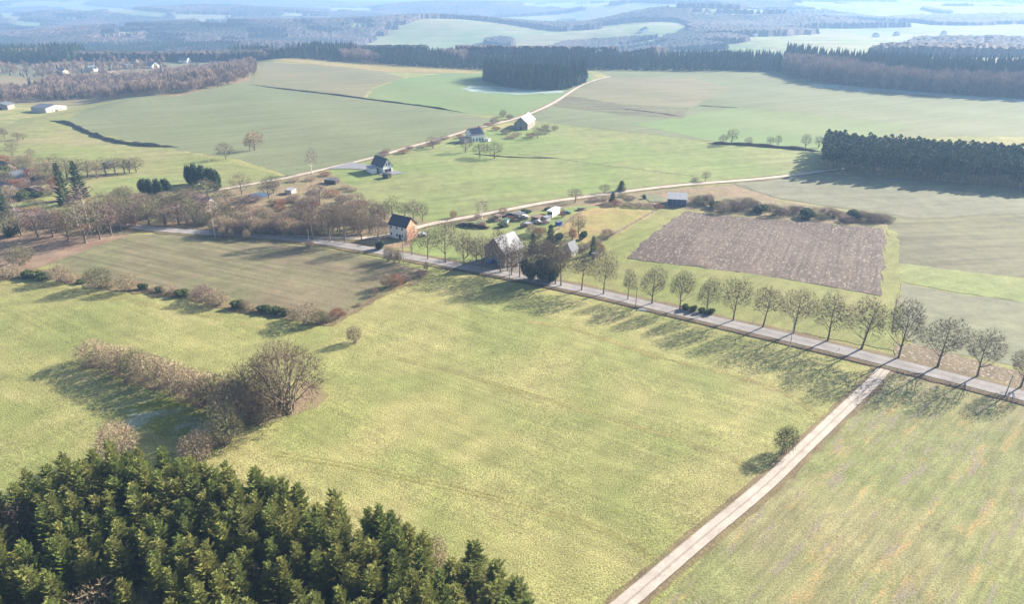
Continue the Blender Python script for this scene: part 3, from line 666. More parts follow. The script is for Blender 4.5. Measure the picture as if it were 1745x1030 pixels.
# ------------------------------------------------------------------ spruce wood in the foreground corner
WOODLINE = [(-500, 812), (0, 806), (50, 790), (100, 768), (200, 742), (270, 758), (330, 776), (420, 792), (520, 815), (620, 850), (690, 872), (735, 905), (752, 960), (760, 1010), (770, 1100), (760, 1500), (-700, 1500)]
GAPS = [(45, 890, 20), (550, 965, 26), (185, 945, 36), (140, 1012, 58), (225, 1022, 44), (440, 985, 32), (8, 868, 32), (330, 820, 16)]
sw = []; g = np.random.default_rng(5)
for yy in np.arange(34, 122, 3.0):
    for xx in np.arange(-125, 8, 3.0):
        x = xx + g.uniform(-1.1, 1.1); y = yy + g.uniform(-1.1, 1.1); h = g.uniform(14.6, 17.8)
        px, py, f = project(x, y, hgt(x, y) + h)
        if inpoly(np.array([px]), np.array([py]), WOODLINE)[0] and px > -60 and py < 1110:
            if any(math.hypot(px - a, py - 10 - b) < c for a, b, c in GAPS): continue
            if px > 620 and py > 880 and py < 1000: h *= .92
            sw.append((x, y, h))
sw.sort(key=lambda p: p[1] + (400 if abs(project(p[0], p[1], p[2])[0] - 440) > 520 or project(p[0], p[1], p[2])[1] > 1050 else 0))
SWREST = sw[300:]
for i, (x, y, h) in enumerate(sw[:300]):
    plant(SP_[i % 5], 'spruce_tree', (x, y), h, g.uniform(3.8, 5.2), label='sunlit green spruce in the dense wood filling the lower left corner', cat='tree', group='spruces of the lower left wood')
edge = [(806, 925, 9, 'isolated dark spruce at the right tip of the lower left wood'), (880, 990, 8, 'dark young spruce on the outer edge of the lower left wood'), (845, 958, 8, 'young spruce right of the isolated spruce'),
        (770, 955, 9, 'young spruce behind the bare scrub of the wood edge'), (800, 965, 7, 'small spruce below the isolated spruce'), (835, 1000, 9, 'young spruce at the lower right edge of the wood'), (775, 1000, 9, 'young spruce near the picture foot by the wood edge'),
        (730, 985, 11, 'spruce at the inner edge of the bare scrub'), (900, 1025, 8, 'last young spruce of the wood at the picture foot'), (865, 1025, 8, 'next to last young spruce at the picture foot')]
for i, (x, y, h, lab) in enumerate(edge):
    a, b, c = ray(x, y); tt = (h - CAMZ) / c; plant(SP_[i % 5], 'young_spruce', (a * tt, b * tt), h, 4.4, label=lab, cat='tree', group='young spruces at the wood edge')
PALE = [sibl(MID[0], 'bush_twigs'), sibl(MID[1], 'bush_twigs')]
for i, (x, y, h, w, lab) in enumerate([(140, 985, 14, 8.5, 'big pale bare tree among the spruces near the picture foot'), (222, 998, 13.5, 7, 'pale bare tree right of the big one among the spruces'), (182, 915, 15, 6.5, 'purplish bare tree in a gap of the spruce wood'),
        (440, 955, 15, 5.5, 'thin bare tree in the middle of the spruce wood'), (8, 842, 15, 6, 'purple bare tree at the left picture edge in the spruces'), (735, 915, 6, 5, 'grey scrub at the right side of the spruce wood'),
        (750, 950, 6, 5, 'pale scrub below the grey scrub at the wood edge'), (800, 985, 5, 6, 'straw-coloured scrub between the young spruces'), (760, 1010, 5, 6, 'dull scrub between young spruces at the picture foot'), (550, 940, 13, 4, 'tall thin bare stems in a gap of the wood')]):
    a, b, c = ray(x, y); tt = (h - CAMZ) / c
    plant([PALE[0], PALE[1], MIDP[0], MID[2], MIDP[1], BU[0], BU[1], BUO[0], BU[2], MIDO[1]][i], 'bare_tree', (a * tt, b * tt), h, w, label=lab, cat='tree', group='bare trees inside the spruce wood')
drape('wood_floor', [(x, y + 60) for x, y in WOODLINE[1:-2]] + [(700, 1400), (-200, 1400)], 'leaf_litter', 2, .3)

# ------------------------------------------------------------------ village scrub and single trees: lists of (x, base y, height, width)
def cluster(name, items, kinds, label, cat, group):
    for i, (x, y, h, w) in enumerate(items):
        at(kinds[i % len(kinds)], name, x, y, h, w, label=label.replace('#', ORD[i] if i < 30 else 'farther'), cat=cat, group=group)
cluster('woodland_tree', [(-20, 402, 58, 52), (12, 404, 50, 46), (38, 402, 50, 44), (66, 406, 56, 48), (92, 404, 52, 48), (118, 410, 62, 50), (148, 414, 80, 56), (172, 408, 66, 46), (190, 402, 60, 40), (206, 394, 54, 36), (222, 388, 30, 24)],
        [MID[0], MIDO[0], MID[1], MIDP[0], MID[2]], '# tree from the left in the bare copse above the brown strip', 'tree', 'copse at the left end of the sown field')
cluster('birch_tree', [(155, 398, 86, 34), (136, 396, 72, 30), (30, 378, 44, 24), (235, 372, 42, 22)], BIRCH, 'slender pinkish birch, # of the four birches in the left copse', 'tree', 'birches of the left copse')
cluster('scrub_tree', [(232, 386, 44, 40), (256, 384, 50, 44), (282, 386, 46, 40), (306, 384, 40, 40), (330, 380, 44, 40), (268, 366, 40, 40), (296, 364, 38, 40), (322, 362, 44, 40), (350, 368, 40, 34), (380, 372, 34, 34), (404, 372, 40, 36), (215, 368, 36, 36), (190, 360, 36, 36), (244, 356, 30, 34), (176, 375, 42, 36)],
        [MID[1], MIDO[1], MID[0], MIDP[1], MIDO[0]], '# bare tree from the left in the thicket round the hidden white house', 'tree', 'thicket round the hidden white house')
cluster('thicket_bush', [(372 + 14 * i, 398 + 1.0 * (i % 2) + .25 * i, 30 + 4 * math.sin(i * 1.7), 30) for i in range(14)], [BU[0], BU[1], BU[2], BUP[0]], '# bush from the left in the long brown thicket beside the road', 'bush', 'long brown thicket beside the road')
cluster('thicket_bush', [(392 + 15 * i, 388 + .3 * i, 30, 32) for i in range(10)], [BUO[0], BU[1], BU[2], BUP[0]], '# bush from the left in the back line of the long brown thicket', 'bush', 'back line of the long brown thicket')
cluster('scrub_bush', [(415, 362, 16, 30), (432, 366, 18, 34), (450, 366, 14, 26), (478, 350, 12, 24), (500, 345, 12, 22), (520, 350, 14, 26), (498, 368, 14, 28), (525, 372, 14, 26), (465, 318, 10, 22), (500, 310, 8, 22), (530, 308, 8, 22), (555, 300, 8, 20), (570, 312, 10, 22), (590, 322, 8, 20)],
        [BUP[0], BU[1], BU[2], BUR[0]], '# low scrub bush from the pond towards the lane bend', 'bush', 'low scrub between pond and lane')
cluster('bare_tree', [(412, 331, 38, 38), (458, 338, 36, 36), (466, 330, 34, 32), (545, 350, 40, 40), (612, 358, 34, 28), (640, 386, 50, 34), (655, 374, 34, 26), (668, 372, 40, 30), (690, 376, 34, 26), (705, 376, 38, 30), (720, 378, 34, 26), (586, 372, 40, 34), (560, 378, 36, 32), (508, 384, 40, 34), (528, 376, 46, 34), (575, 395, 44, 36), (604, 396, 46, 36), (630, 398, 42, 34)],
        [MID[0], MID[2], MIDO[0], MID[1], MIDP[0]], '# bare tree counted from the pond towards the salmon house', 'tree', 'loose bare trees between pond and salmon house')
singles = [(MID[0], 385, 271, 30, 30, 'bare tree standing left of the pair in the west pasture'), (MIDR[0], 434, 256, 34, 34, 'reddish-brown spreading tree on the pasture crest'), (MID[1], 426, 258, 24, 18, 'small grey tree beside the reddish spreading tree'),
           (BIRCH[0], 532, 296, 46, 22, 'pale birch beside the gravel farm lane'), (MID[2], 738, 253, 22, 24, 'bare tree beside the farm lane left of the white-walled house'), (MID[0], 794, 260, 30, 26, 'dark bare tree in front of the white-walled house'),
           (MID[1], 818, 268, 26, 28, 'bare tree below the white-walled house, left of a pair'), (MIDO[0], 842, 270, 30, 34, 'bare tree below the white-walled house, right of a pair'), (BU[0], 857, 199, 13, 12, 'tiny tree across the lane above the dark shrubs'),
           (MID[0], 916, 236, 22, 20, 'thin bare tree below the grey farmhouse'), (BU[1], 945, 222, 9, 12, 'small bush at the end of the farmhouse garden'), (BU[2], 930, 228, 10, 16, 'low bush in the farmhouse garden'),
           (BIRCH[1], 822, 373, 36, 22, 'white-stemmed birch beside the gravel lane'), (BUR[1], 773, 372, 14, 12, 'small rusty bush left of the lane birch'), (MIDP[0], 980, 345, 26, 26, 'purplish tree beside the lane above the caravan'),
           (MID[2], 1030, 330, 18, 20, 'faint grey tree on the lane left of the small fir'), (MIDO[1], 1202, 309, 18, 18, 'bare tree on the lane before the long bend'), (BU[0], 1185, 308, 6, 12, 'small lane bush beside a bare tree'),
           (MID[1], 1022, 444, 24, 24, 'small bare fruit tree in the garden right of the barn'), (MID[0], 985, 400, 36, 30, 'bare tree right of the dark spruce behind the barn'), (MIDP[1], 1060, 505, 1, 1, '')]
for k, x, y, h, w, lab in singles:
    if lab: at(k, 'bare_tree' if h > 16 else 'bush', x, y, h, w, label=lab, cat='tree' if h > 16 else 'bush')
for k, x, y, h, w, lab in [(SPD[0], 112, 350, 72, 26, 'tall dark spruce, left of the two in the village garden'), (SPD[1], 138, 338, 62, 30, 'tall dark spruce, right of the two in the village garden'),
        (THUJ[0], 246, 330, 26, 18, 'dark conifer, left end of the smaller clump'), (THUJ[0], 258, 334, 30, 18, 'dark conifer, second in the smaller clump'), (THUJ[0], 271, 336, 32, 18, 'dark conifer, third in the smaller clump'), (THUJ[0], 284, 330, 26, 20, 'dark conifer, right end of the smaller clump'),
        (THUJ[0], 323, 314, 32, 20, 'dark conifer, left end of the taller clump'), (THUJ[0], 335, 315, 36, 20, 'dark conifer, second in the taller clump'), (THUJ[0], 348, 317, 36, 22, 'dark conifer, third in the taller clump'), (THUJ[0], 360, 320, 34, 22, 'dark conifer, fourth in the taller clump'), (THUJ[0], 371, 325, 36, 18, 'dark rounded conifer, right end of the taller clump'),
        (SPD[0], 1059, 326, 18, 18, 'small dark fir standing on the gravel lane edge'), (SPD[1], 1044, 346, 18, 16, 'small dark fir below the lane fir'), (SPD[0], 938, 425, 42, 24, 'dark spruce rising behind the barn'), (SPD[1], 908, 430, 32, 20, 'shorter dark spruce left of the tall one behind the barn'),
        (SPD[0], 1010, 434, 32, 13, 'slim dark spruce in the garden beside the road trees'), (EVER[0], -5, 378, 44, 50, 'dark green evergreen at the left picture edge'), (EVER[0], 1098, 339, 7, 7, 'tiny evergreen by the small pond'),
        (EVER[0], 900, 477, 38, 26, 'dark evergreen behind the road trees, left'), (EVER[0], 924, 480, 44, 28, 'dark evergreen behind the road trees, middle'), (EVER[0], 943, 481, 30, 22, 'dark evergreen behind the road trees, right'), (EVER[0], 648, 426, 16, 16, 'round dark evergreen before the salmon house'), (EVER[0], 100, 133, 12, 16, 'dark round tree above the white gabled house'), (EVER[0], 24, 402, 20, 26, 'dark shrub at the left copse edge')]:
    at(k, 'conifer_tree' if k in SPD or k in THUJ else 'evergreen_tree', x, y, h, w, label=lab, cat='tree')
for i, (x, y, h, w) in enumerate([(1167, 529, 12, 14), (1181, 532, 12, 14), (1195, 534, 11, 14), (1210, 536, 11, 14)]):
    at(LEAF[i % 2], 'verge_shrub', x, y, h, w, label='low dark shrub, %s from the left under the avenue trees' % ORD[i], cat='shrub', group='shrubs under the avenue')
for k, x, y, h, w, lab in [(BUP[0], 842, 210, 9, 18, 'dark red shrub, lower of the two along the farm lane'), (BUP[0], 868, 203, 9, 13, 'dark red shrub, upper of the two along the farm lane')]:
    at(LEAF[0] if 0 else k, 'red_shrub', x, y, h, w, label=lab, cat='shrub', group='dark red shrubs on the farm lane')
# scrub strip above the ploughed field
strip = [];
g = np.random.default_rng(9)
for i in range(30):
    f = i / 29; strip.append((1185 + 325 * f, 358 + 26 * f - g.uniform(0, 14) * (1 - .3 * f), g.uniform(10, 19), g.uniform(20, 32)))
cluster('strip_bush', strip, [BU[0], BUO[0], BUP[0], LEAF[0], BU[2], BUO[1], BUP[0]], '# bush from the left in the scrub strip above the ploughed field', 'bush', 'scrub strip above the ploughed field')
cluster('strip_bush', [(1012, 344, 8, 20), (1030, 342, 9, 20), (1050, 350, 9, 20), (1070, 352, 8, 20), (1088, 354, 9, 18), (1105, 354, 9, 18), (1122, 355, 8, 16), (1060, 336, 6, 18), (1075, 340, 7, 18), (1035, 352, 8, 20)], [BUP[0], BU[0], BUR[0], BUO[0]], '# bush from the left in the brambles left of the blue shed', 'bush', 'brambles left of the blue shed')
cluster('line_tree', [(1231, 246, 18, 14), (1246, 246, 28, 24), (1275, 248, 16, 16), (1312, 249, 18, 14), (1325, 249, 20, 12), (1372, 252, 26, 20), (1395, 252, 22, 18)], [MID[0], MIDO[0], MID[2]], '# bare tree from the left on the far ditch line towards the pine plantation', 'tree', 'trees on the far ditch line')
cluster('line_tree', [(8, 236, 18, 18), (22, 255, 18, 20), (30, 238, 14, 16), (40, 238, 12, 16), (-2, 232, 16, 20)], [MID[1], MIDO[0]], '# small tree of the far left pasture group', 'tree', 'small trees at the far left pasture')
cluster('grove_tree', [(98, 300, 38, 36), (116, 306, 40, 36), (135, 306, 38, 34), (150, 302, 34, 36), (166, 304, 32, 30), (180, 298, 32, 32), (196, 296, 30, 30), (212, 296, 30, 30), (232, 294, 28, 34), (222, 295, 26, 26), (75, 312, 30, 34), (88, 322, 32, 32), (60, 300, 22, 30), (30, 304, 20, 30), (8, 312, 24, 34), (45, 330, 22, 26), (18, 335, 22, 30)],
        [MID[0], MID[2], MIDO[0], MID[1]], '# bare tree from the left in the grove behind the two tall spruces', 'tree', 'grove behind the tall village spruces')
def fill(poly, n, sep, seed):
    g = np.random.default_rng(seed); P = np.array(poly); lo, hi = P.min(0), P.max(0); out = []
    for _ in range(n * 30):
        q = g.uniform(lo, hi)
        if inpoly(np.array([q[0]]), np.array([q[1]]), poly)[0] and all(abs(q[0] - o[0]) + 2.4 * abs(q[1] - o[1]) > sep for o in out): out.append(tuple(q))
        if len(out) >= n: break
    return sorted(out)
g = np.random.default_rng(77)
cluster('scrub_tree', [(x, y, g.uniform(20, 42), g.uniform(26, 40)) for x, y in fill([(165, 345), (240, 342), (300, 345), (380, 340), (395, 385), (300, 386), (235, 384), (165, 372)], 30, 18, 1)],
        [MID[0], MIDO[0], BU[1], MIDP[0], MID[1], BUO[0]], '# extra tree from the left filling the thicket behind the road bend', 'tree', 'filling of the thicket behind the road bend')
cluster('garden_bush', [(x, y, g.uniform(10, 28), g.uniform(18, 32)) for x, y in fill([(-20, 285), (90, 285), (100, 300), (95, 345), (60, 342), (-20, 345)], 26, 20, 2)],
        [BU[0], MIDO[1], BUP[0], MID[2], BUR[0], LEAF[0], MIDP[1]], '# garden bush from the left round the low village houses', 'bush', 'garden bushes round the low village houses')
cluster('garden_bush', [(x, y, g.uniform(10, 30), g.uniform(18, 34)) for x, y in fill([(-20, 372), (100, 366), (150, 372), (230, 378), (230, 392), (100, 402), (-20, 402)], 24, 20, 3)],
        [MIDR[0], MIDO[1], BUP[0], MID[2], BU[0], BUR[1]], '# undergrowth bush from the left beneath the left copse', 'bush', 'undergrowth of the left copse')
cluster('scrub_tree', [(x, y, g.uniform(18, 36), g.uniform(22, 34)) for x, y in fill([(520, 370), (600, 362), (660, 382), (640, 400), (560, 398), (500, 392)], 16, 18, 4)],
        [MID[0], MIDP[0], BU[1], MID[1]], '# tree from the left in the brush behind the tall row of bare trees', 'tree', 'brush behind the tall bare row')
cluster('yard_tree', [(905, 480, 74, 38), (872, 470, 58, 34), (932, 483, 80, 42), (946, 485, 70, 36), (866, 462, 44, 30), (812, 446, 40, 30), (838, 440, 36, 26), (797, 438, 34, 28), (964, 452, 30, 24)],
        [MID[0], MID[2], MIDP[0], MID[1]], '# bare tree from the left in the dark clump right of the farmhouse', 'tree', 'dark clump right of the farmhouse')
cluster('lane_bush', [(x, y, g.uniform(4, 10), g.uniform(10, 22)) for x, y in fill([(640, 262), (745, 240), (830, 214), (842, 205), (850, 210), (800, 232), (740, 250), (660, 270)], 12, 16, 5)] + [(862, 228, 8, 18), (880, 232, 8, 20), (905, 234, 8, 18), (930, 220, 8, 16), (870, 236, 6, 20), (845, 222, 7, 16)],
        [BUP[0], BU[0], BUR[0]], '# low bush along the farm lane towards the grey farmhouse', 'bush', 'low bushes along the farm lane')
cluster('garden_bush', [(x, y, g.uniform(7, 22), g.uniform(12, 26)) for x, y in fill([(905, 398), (960, 385), (1040, 405), (1010, 448), (950, 455), (900, 430)], 16, 18, 6)],
        [BU[0], BUR[0], MIDO[0], BUP[0], LEAF[0], MID[1]], '# garden shrub from the left between farmhouse and straw paddock', 'bush', 'garden shrubs between farmhouse and straw paddock')
cluster('garden_bush', [(x, y, g.uniform(5, 12), g.uniform(10, 20)) for x, y in fill([(795, 374), (860, 362), (960, 352), (1000, 352), (950, 378), (900, 392), (820, 392)], 14, 22, 7)],
        [BU[0], BUR[0], BUP[0], LEAF[0]], '# small bush from the left in the clutter along the gravel lane', 'bush', 'small bushes in the farm clutter')
cluster('scrub_bush', [(x, y, g.uniform(6, 14), g.uniform(16, 30)) for x, y in fill([(410, 345), (480, 335), (600, 318), (620, 350), (540, 372), (430, 372)], 22, 24, 8)],
        [BU[0], BUR[0], BUP[0], BU[2]], '# russet bush from the left on the rough ground right of the pond', 'bush', 'rough ground right of the pond')
cluster('pasture_tree', [(x, y, g.uniform(10, 24), g.uniform(14, 26)) for x, y in fill([(-10, 262), (90, 272), (70, 290), (-10, 290)], 8, 26, 9)],
        [MID[0], MIDO[0]], '# small bare tree from the left above the village houses', 'tree', 'small trees above the village houses')
cluster('fruit_tree', [(48, 353, 18, 16), (58, 351, 16, 14), (73, 357, 18, 20), (385, 345, 26, 28)], [MIDO[0], MID[1]], '# small fruit tree on the village lawn', 'tree', 'fruit trees on the village lawn')
cluster('roadside_sapling', [(380, 406, 22, 14), (395, 407, 18, 10), (422, 409, 20, 14), (672, 448, 26, 16), (662, 446, 30, 16), (680, 449, 26, 12), (528, 421, 14, 16), (727, 462, 18, 10)], [BU[0], BU[1]], '# sapling from the left on the near side of the road', 'sapling', 'saplings on the near road verge')

# ------------------------------------------------------------------ merged distant woods
def lod_spruce(seed, h=20, r=2.6, tiers=9, pts=9):
    g = np.random.default_rng(seed); V = []; F = []
    for k in range(tiers):
        t = k / tiers; z = h * (.08 + .9 * t); rad = r * (1 - t) ** .85 + .15; a0 = g.uniform(0, 6.28); b = len(V)
        V.append((0, 0, z + h * .17))
        for q in range(pts * 2):
            a = a0 + math.pi * q / pts; rr = rad * (1.1 if q % 2 else .55) * g.uniform(.75, 1.2); V.append((rr * math.cos(a), rr * math.sin(a), z - (.5 if q % 2 else -.2)))
        for q in range(pts * 2): F.append((b, b + 1 + q, b + 1 + (q + 1) % (pts * 2)))
    return np.array(V), np.array(F)
def lod_pine(seed, h=14, r=2.0, base=.42, n=150):
    g = np.random.default_rng(seed)
    zc = g.uniform(base, 1, n); rad = r * np.sin(np.clip((zc - base) / (1 - base) * 2.9 + .24, 0, 3.1)) ** .6
    a = g.uniform(0, 6.283, n); q = rad * g.uniform(.5, 1.1, n); P = np.stack([q * np.cos(a), q * np.sin(a), zc * h], 1)
    u = g.normal(size=(n, 3)); u /= np.linalg.norm(u, axis=1)[:, None]; w = np.cross(u, g.normal(size=(n, 3))); w /= np.linalg.norm(w, axis=1)[:, None]
    s = g.uniform(.45, 1.0, n)[:, None]
    V = np.stack([P - u * s, P + w * s * .8, P + u * s], 1).reshape(-1, 3); return V, np.arange(3 * n).reshape(-1, 3)
def lod_bare(seed, h=14, r=4.3, n=210):
    g = np.random.default_rng(seed); V = []
    for k in range(n):
        el = math.asin(g.uniform(-.4, 1)); az = g.uniform(0, 6.28); rr = g.uniform(.6, 1)
        e = np.array([math.cos(el) * math.cos(az) * r * rr, math.cos(el) * math.sin(az) * r * rr, h * .58 + math.sin(el) * h * .42 * rr])
        s = e * np.array([.35, .35, 1]) - np.array([0, 0, g.uniform(.12, .3) * h]); s[2] = max(s[2], .1)
        u = np.cross(e - s, g.normal(size=3)); u = u / np.linalg.norm(u) * g.uniform(.10, .2)
        V += [s - u, s + u, e + g.normal(size=3) * .3]
    V += [np.array(v) for v in ((-.25, 0, 0), (.25, 0, 0), (0, 0, h * .7), (0, -.25, 0), (0, .25, 0), (0, 0, h * .7))]
    return np.array(V), np.arange(len(V)).reshape(-1, 3)
LS = [lod_spruce(s, pts=7) for s in (1, 2, 3)]; LP = [lod_pine(s) for s in (4, 5, 6)]; LB = [lod_bare(s) for s in (7, 8, 9)]
def merge(name, places, temps, mat, label, cat):
    """places: (x, y, height, width scale)"""
    VV, FF, TT = [], [], []; off = 0
    for i, (x, y, h, w) in enumerate(places):
        V, F = temps[i % len(temps)]; a = rng.uniform(0, 6.28); c, s = math.cos(a), math.sin(a); k = h / V[:, 2].max()
        z = float(hgt(x, y)) - .2
        VV.append(np.stack([(V[:, 0] * c - V[:, 1] * s) * k * w + x, (V[:, 0] * s + V[:, 1] * c) * k * w + y, V[:, 2] * k + z], 1))
        FF.append(F + off); TT.append(np.full(len(V), rng.random())); off += len(V)
    if not VV: return
    o = link(name, mesh_np(name, np.concatenate(VV), np.concatenate(FF), tint=np.concatenate(TT)), mat); tag(o, label, cat, kind='stuff'); return o
def scatter(px, sp, jit=.35, world=None):
    P = world or [tuple(G(x, y)[:2]) for x, y in px]; P = np.array(P); lo, hi = P.min(0), P.max(0)
    X, Y = np.meshgrid(np.arange(lo[0], hi[0], sp), np.arange(lo[1], hi[1], sp)); X = X + rng.uniform(-jit, jit, X.shape) * sp; Y = Y + rng.uniform(-jit, jit, Y.shape) * sp
    m = inpoly(X, Y, P); return list(zip(X[m], Y[m]))
def deepen(px, depth, n=14):
    """ground polygon of a wood: a front edge given in the photo, pushed back away from the camera by depth metres"""
    F = [G(*p)[:2] for p in px]; B = []
    for q in reversed(F):
        d = q / np.linalg.norm(q); B.append(q + d * depth)
    return [tuple(v) for v in F] + [tuple(v) for v in B]

if SWREST: merge('wood_spruces', [(x, y, h, .9) for x, y, h in SWREST], [(lambda m: (np.array([v.co[:] for v in m.vertices]), np.array([p.vertices[:] for p in m.polygons])))(k['crown']) for k in SP_[:3]], 'needles', 'remaining spruces of the wood in the lower left corner', 'wood')
# the square spruce copse on the plateau, its front trees things of their own
copse = scatter(None, 4.6, world=deepen([(826, 139), (868, 150), (905, 153), (962, 154), (998, 141)], 55))
copse.sort(key=lambda p: p[1]); K = min(70, len(copse))
lodm = []
for k, (V, F) in enumerate(LS):
    m = mesh_np('spruce_tree', V, F); m.materials.append(MATS['dark_needles']); lodm.append(m)
for i, (x, y) in enumerate(copse[:K]):
    o = bpy.data.objects.new('spruce_tree', lodm[i % 3]); COL.objects.link(o); s = rng.uniform(.95, 1.15)
    o.location = (x, y, float(hgt(x, y))); o.scale = (s * 1.1, s * 1.1, s); o.rotation_euler = (0, 0, rng.uniform(0, 6))
    tag(o, 'dark spruce in the front rows of the square copse on the plateau', 'tree', 'front spruces of the plateau copse')
merge('copse_spruces', [(x, y, rng.uniform(19, 24), 1.1) for x, y in copse[K:]], LS, 'needles_far', 'dark mass of spruces forming the square copse on the plateau', 'wood')
# pine plantation at the right
pl = deepen([(1398, 291), (1420, 296), (1500, 304), (1745, 326), (1860, 336)], 62)
pines = scatter(None, 3.6, world=pl); pines.sort(key=lambda p: np.hypot(*p)); pines = [p for p in pines if project(p[0], p[1], 0)[0] < 1800]
pm = []
for V, F in LP:
    n0 = len(V); T = MB(); T.tube([(0, 0, 0), (0, 0, 8.), (0, 0, 13)], [.16, .12, .04], 4)
    c_ = mesh_np('crown', V, F); c_.materials.append(MATS['pine_far']); t_ = T.mesh('trunk'); t_.materials.append(MATS['pine_bark']); pm.append((c_, t_))
def front(p): return min(abs(p[1] - 0), 1e9)
edgeF = [np.array(q) for q in pl[:5]]
def dist_edge(p):
    p = np.array(p); best = 1e9
    for a, b in zip(edgeF[:-1], edgeF[1:]):
        t = np.clip(np.dot(p - a, b - a) / np.dot(b - a, b - a), 0, 1); best = min(best, np.linalg.norm(p - a - t * (b - a)))
    return best
pines.sort(key=dist_edge)
for i, (x, y) in enumerate(pines[:200]):
    e = bpy.data.objects.new('pine_tree', None); COL.objects.link(e); e.location = (x, y, float(hgt(x, y))); s = rng.uniform(.9, 1.12); e.scale = (s, s, s * (0.75 if i < 6 else .9)); e.rotation_euler = (0, 0, rng.uniform(0, 6))
    for nm, me in (('crown', pm[i % 3][0]), ('trunk', pm[i % 3][1])):
        o = bpy.data.objects.new(nm, me); COL.objects.link(o); o.parent = e
    tag(e, 'bare-stemmed pine in the front rows of the plantation at the right picture edge', 'tree', 'front pines of the right plantation')
merge('plantation_pines', [(x, y, rng.uniform(11.5, 14), 1.1) for x, y in pines[200:]], LP, 'pine_far_mass', 'blue-green mass of pines behind the front rows of the right plantation', 'wood')
# big wood at the far right: bare trees in front, spruces behind
fw = deepen([(1335, 126), (1370, 136), (1440, 146), (1500, 152), (1600, 160), (1745, 168), (1900, 178)], 210)
pts = scatter(None, 6.2, world=fw)
edgeF = [np.array(q) for q in fw[:7]]
A_, B_ = [], []
for p in pts: (A_ if dist_edge(p) < 75 + 25 * math.sin(p[0] / 40) else B_).append(p)
merge('bare_wood', [(x, y, rng.uniform(17, 22), 1.15) for x, y in A_], LB, 'bare_far', 'purplish bare trees along the front of the far right wood', 'wood')
merge('spruce_wood', [(x, y, rng.uniform(19, 25), 1.3) for x, y in B_], LS, 'needles_far', 'dark spruces behind the bare trees of the far right wood', 'wood')
# long belt behind the plateau
belt = deepen([(150, 84), (300, 98), (420, 104), (600, 105), (700, 113), (840, 119), (1000, 119), (1150, 121), (1330, 123), (1400, 122)], 150)
pts = scatter(None, 6.6, world=belt)
bb = [p for p in pts if math.sin(p[0] / 23 + p[1] / 60) > .62 and p[0] < -60]; ss = [p for p in pts if not (math.sin(p[0] / 23 + p[1] / 60) > .62 and p[0] < -60)]
merge('spruce_belt', [(x, y, rng.uniform(12, 15.5) + 2 * math.sin(x / 37), 1.4) for x, y in ss], LS, 'needles_far', 'long dark belt of spruces along the back edge of the plateau', 'wood')
merge('bare_belt', [(x, y, rng.uniform(12, 16), 1.25) for x, y in bb], LB, 'bare_far', 'bare trees scattered in the long belt behind the plateau', 'wood')
# dark wood behind the village
vw = scatter([(-60, 108), (60, 108), (130, 104), (210, 96), (420, 100), (600, 100), (640, 92), (420, 88), (200, 84), (0, 88), (-60, 88)], 7.0)
merge('village_spruces', [(x, y, rng.uniform(16, 24), 1.5) for x, y in vw if math.sin(x / 31) * math.sin(y / 27 + 1) > -.45], LS, 'needles_far', 'dark conifer wood behind the village at the upper left', 'wood')
merge('village_bare_wood', [(x, y, rng.uniform(12, 16), 1.2) for x, y in vw if math.sin(x / 31) * math.sin(y / 27 + 1) <= -.45], LB, 'bare_far', 'bare trees mixed into the conifer wood behind the village', 'wood')
vb = scatter([(-60, 178), (60, 175), (150, 168), (250, 164), (340, 156), (400, 144), (435, 128), (436, 112), (400, 112), (330, 122), (290, 128), (200, 138), (90, 142), (40, 158), (-60, 160)], 7.4)
merge('copse_bare_trees', [(x, y, rng.uniform(9, 14), 1.25) for x, y in vb if rng.random() < .92], LB, 'bare_far', 'broad purplish copse of bare trees along the upper left field edge', 'wood')
merge('copse_conifers', [(x, y, rng.uniform(9, 15), 1.3) for x, y in vb if math.sin(x / 19) * math.sin(y / 16) > .62], LS, 'needles_far', 'a few dark conifers inside the upper left copse', 'wood')
vv = scatter([(-60, 135), (20, 130), (140, 138), (210, 124), (240, 120), (290, 124), (280, 100), (200, 98), (160, 108), (-60, 112)], 11)
merge('garden_conifers', [(x, y, rng.uniform(6, 12), 1.3) for x, y in vv if math.sin(x / 14 + 2) * math.sin(y / 12) > .55], LS, 'needles_far', 'dark garden conifers between the far village houses', 'wood')
merge('garden_trees', [(x, y, rng.uniform(6, 12), 1.1) for x, y in vv if math.sin(x / 14 + 2) * math.sin(y / 12) <= .55 and rng.random() < .8], LB, 'bare_far', 'bare garden trees between the far village houses', 'wood')
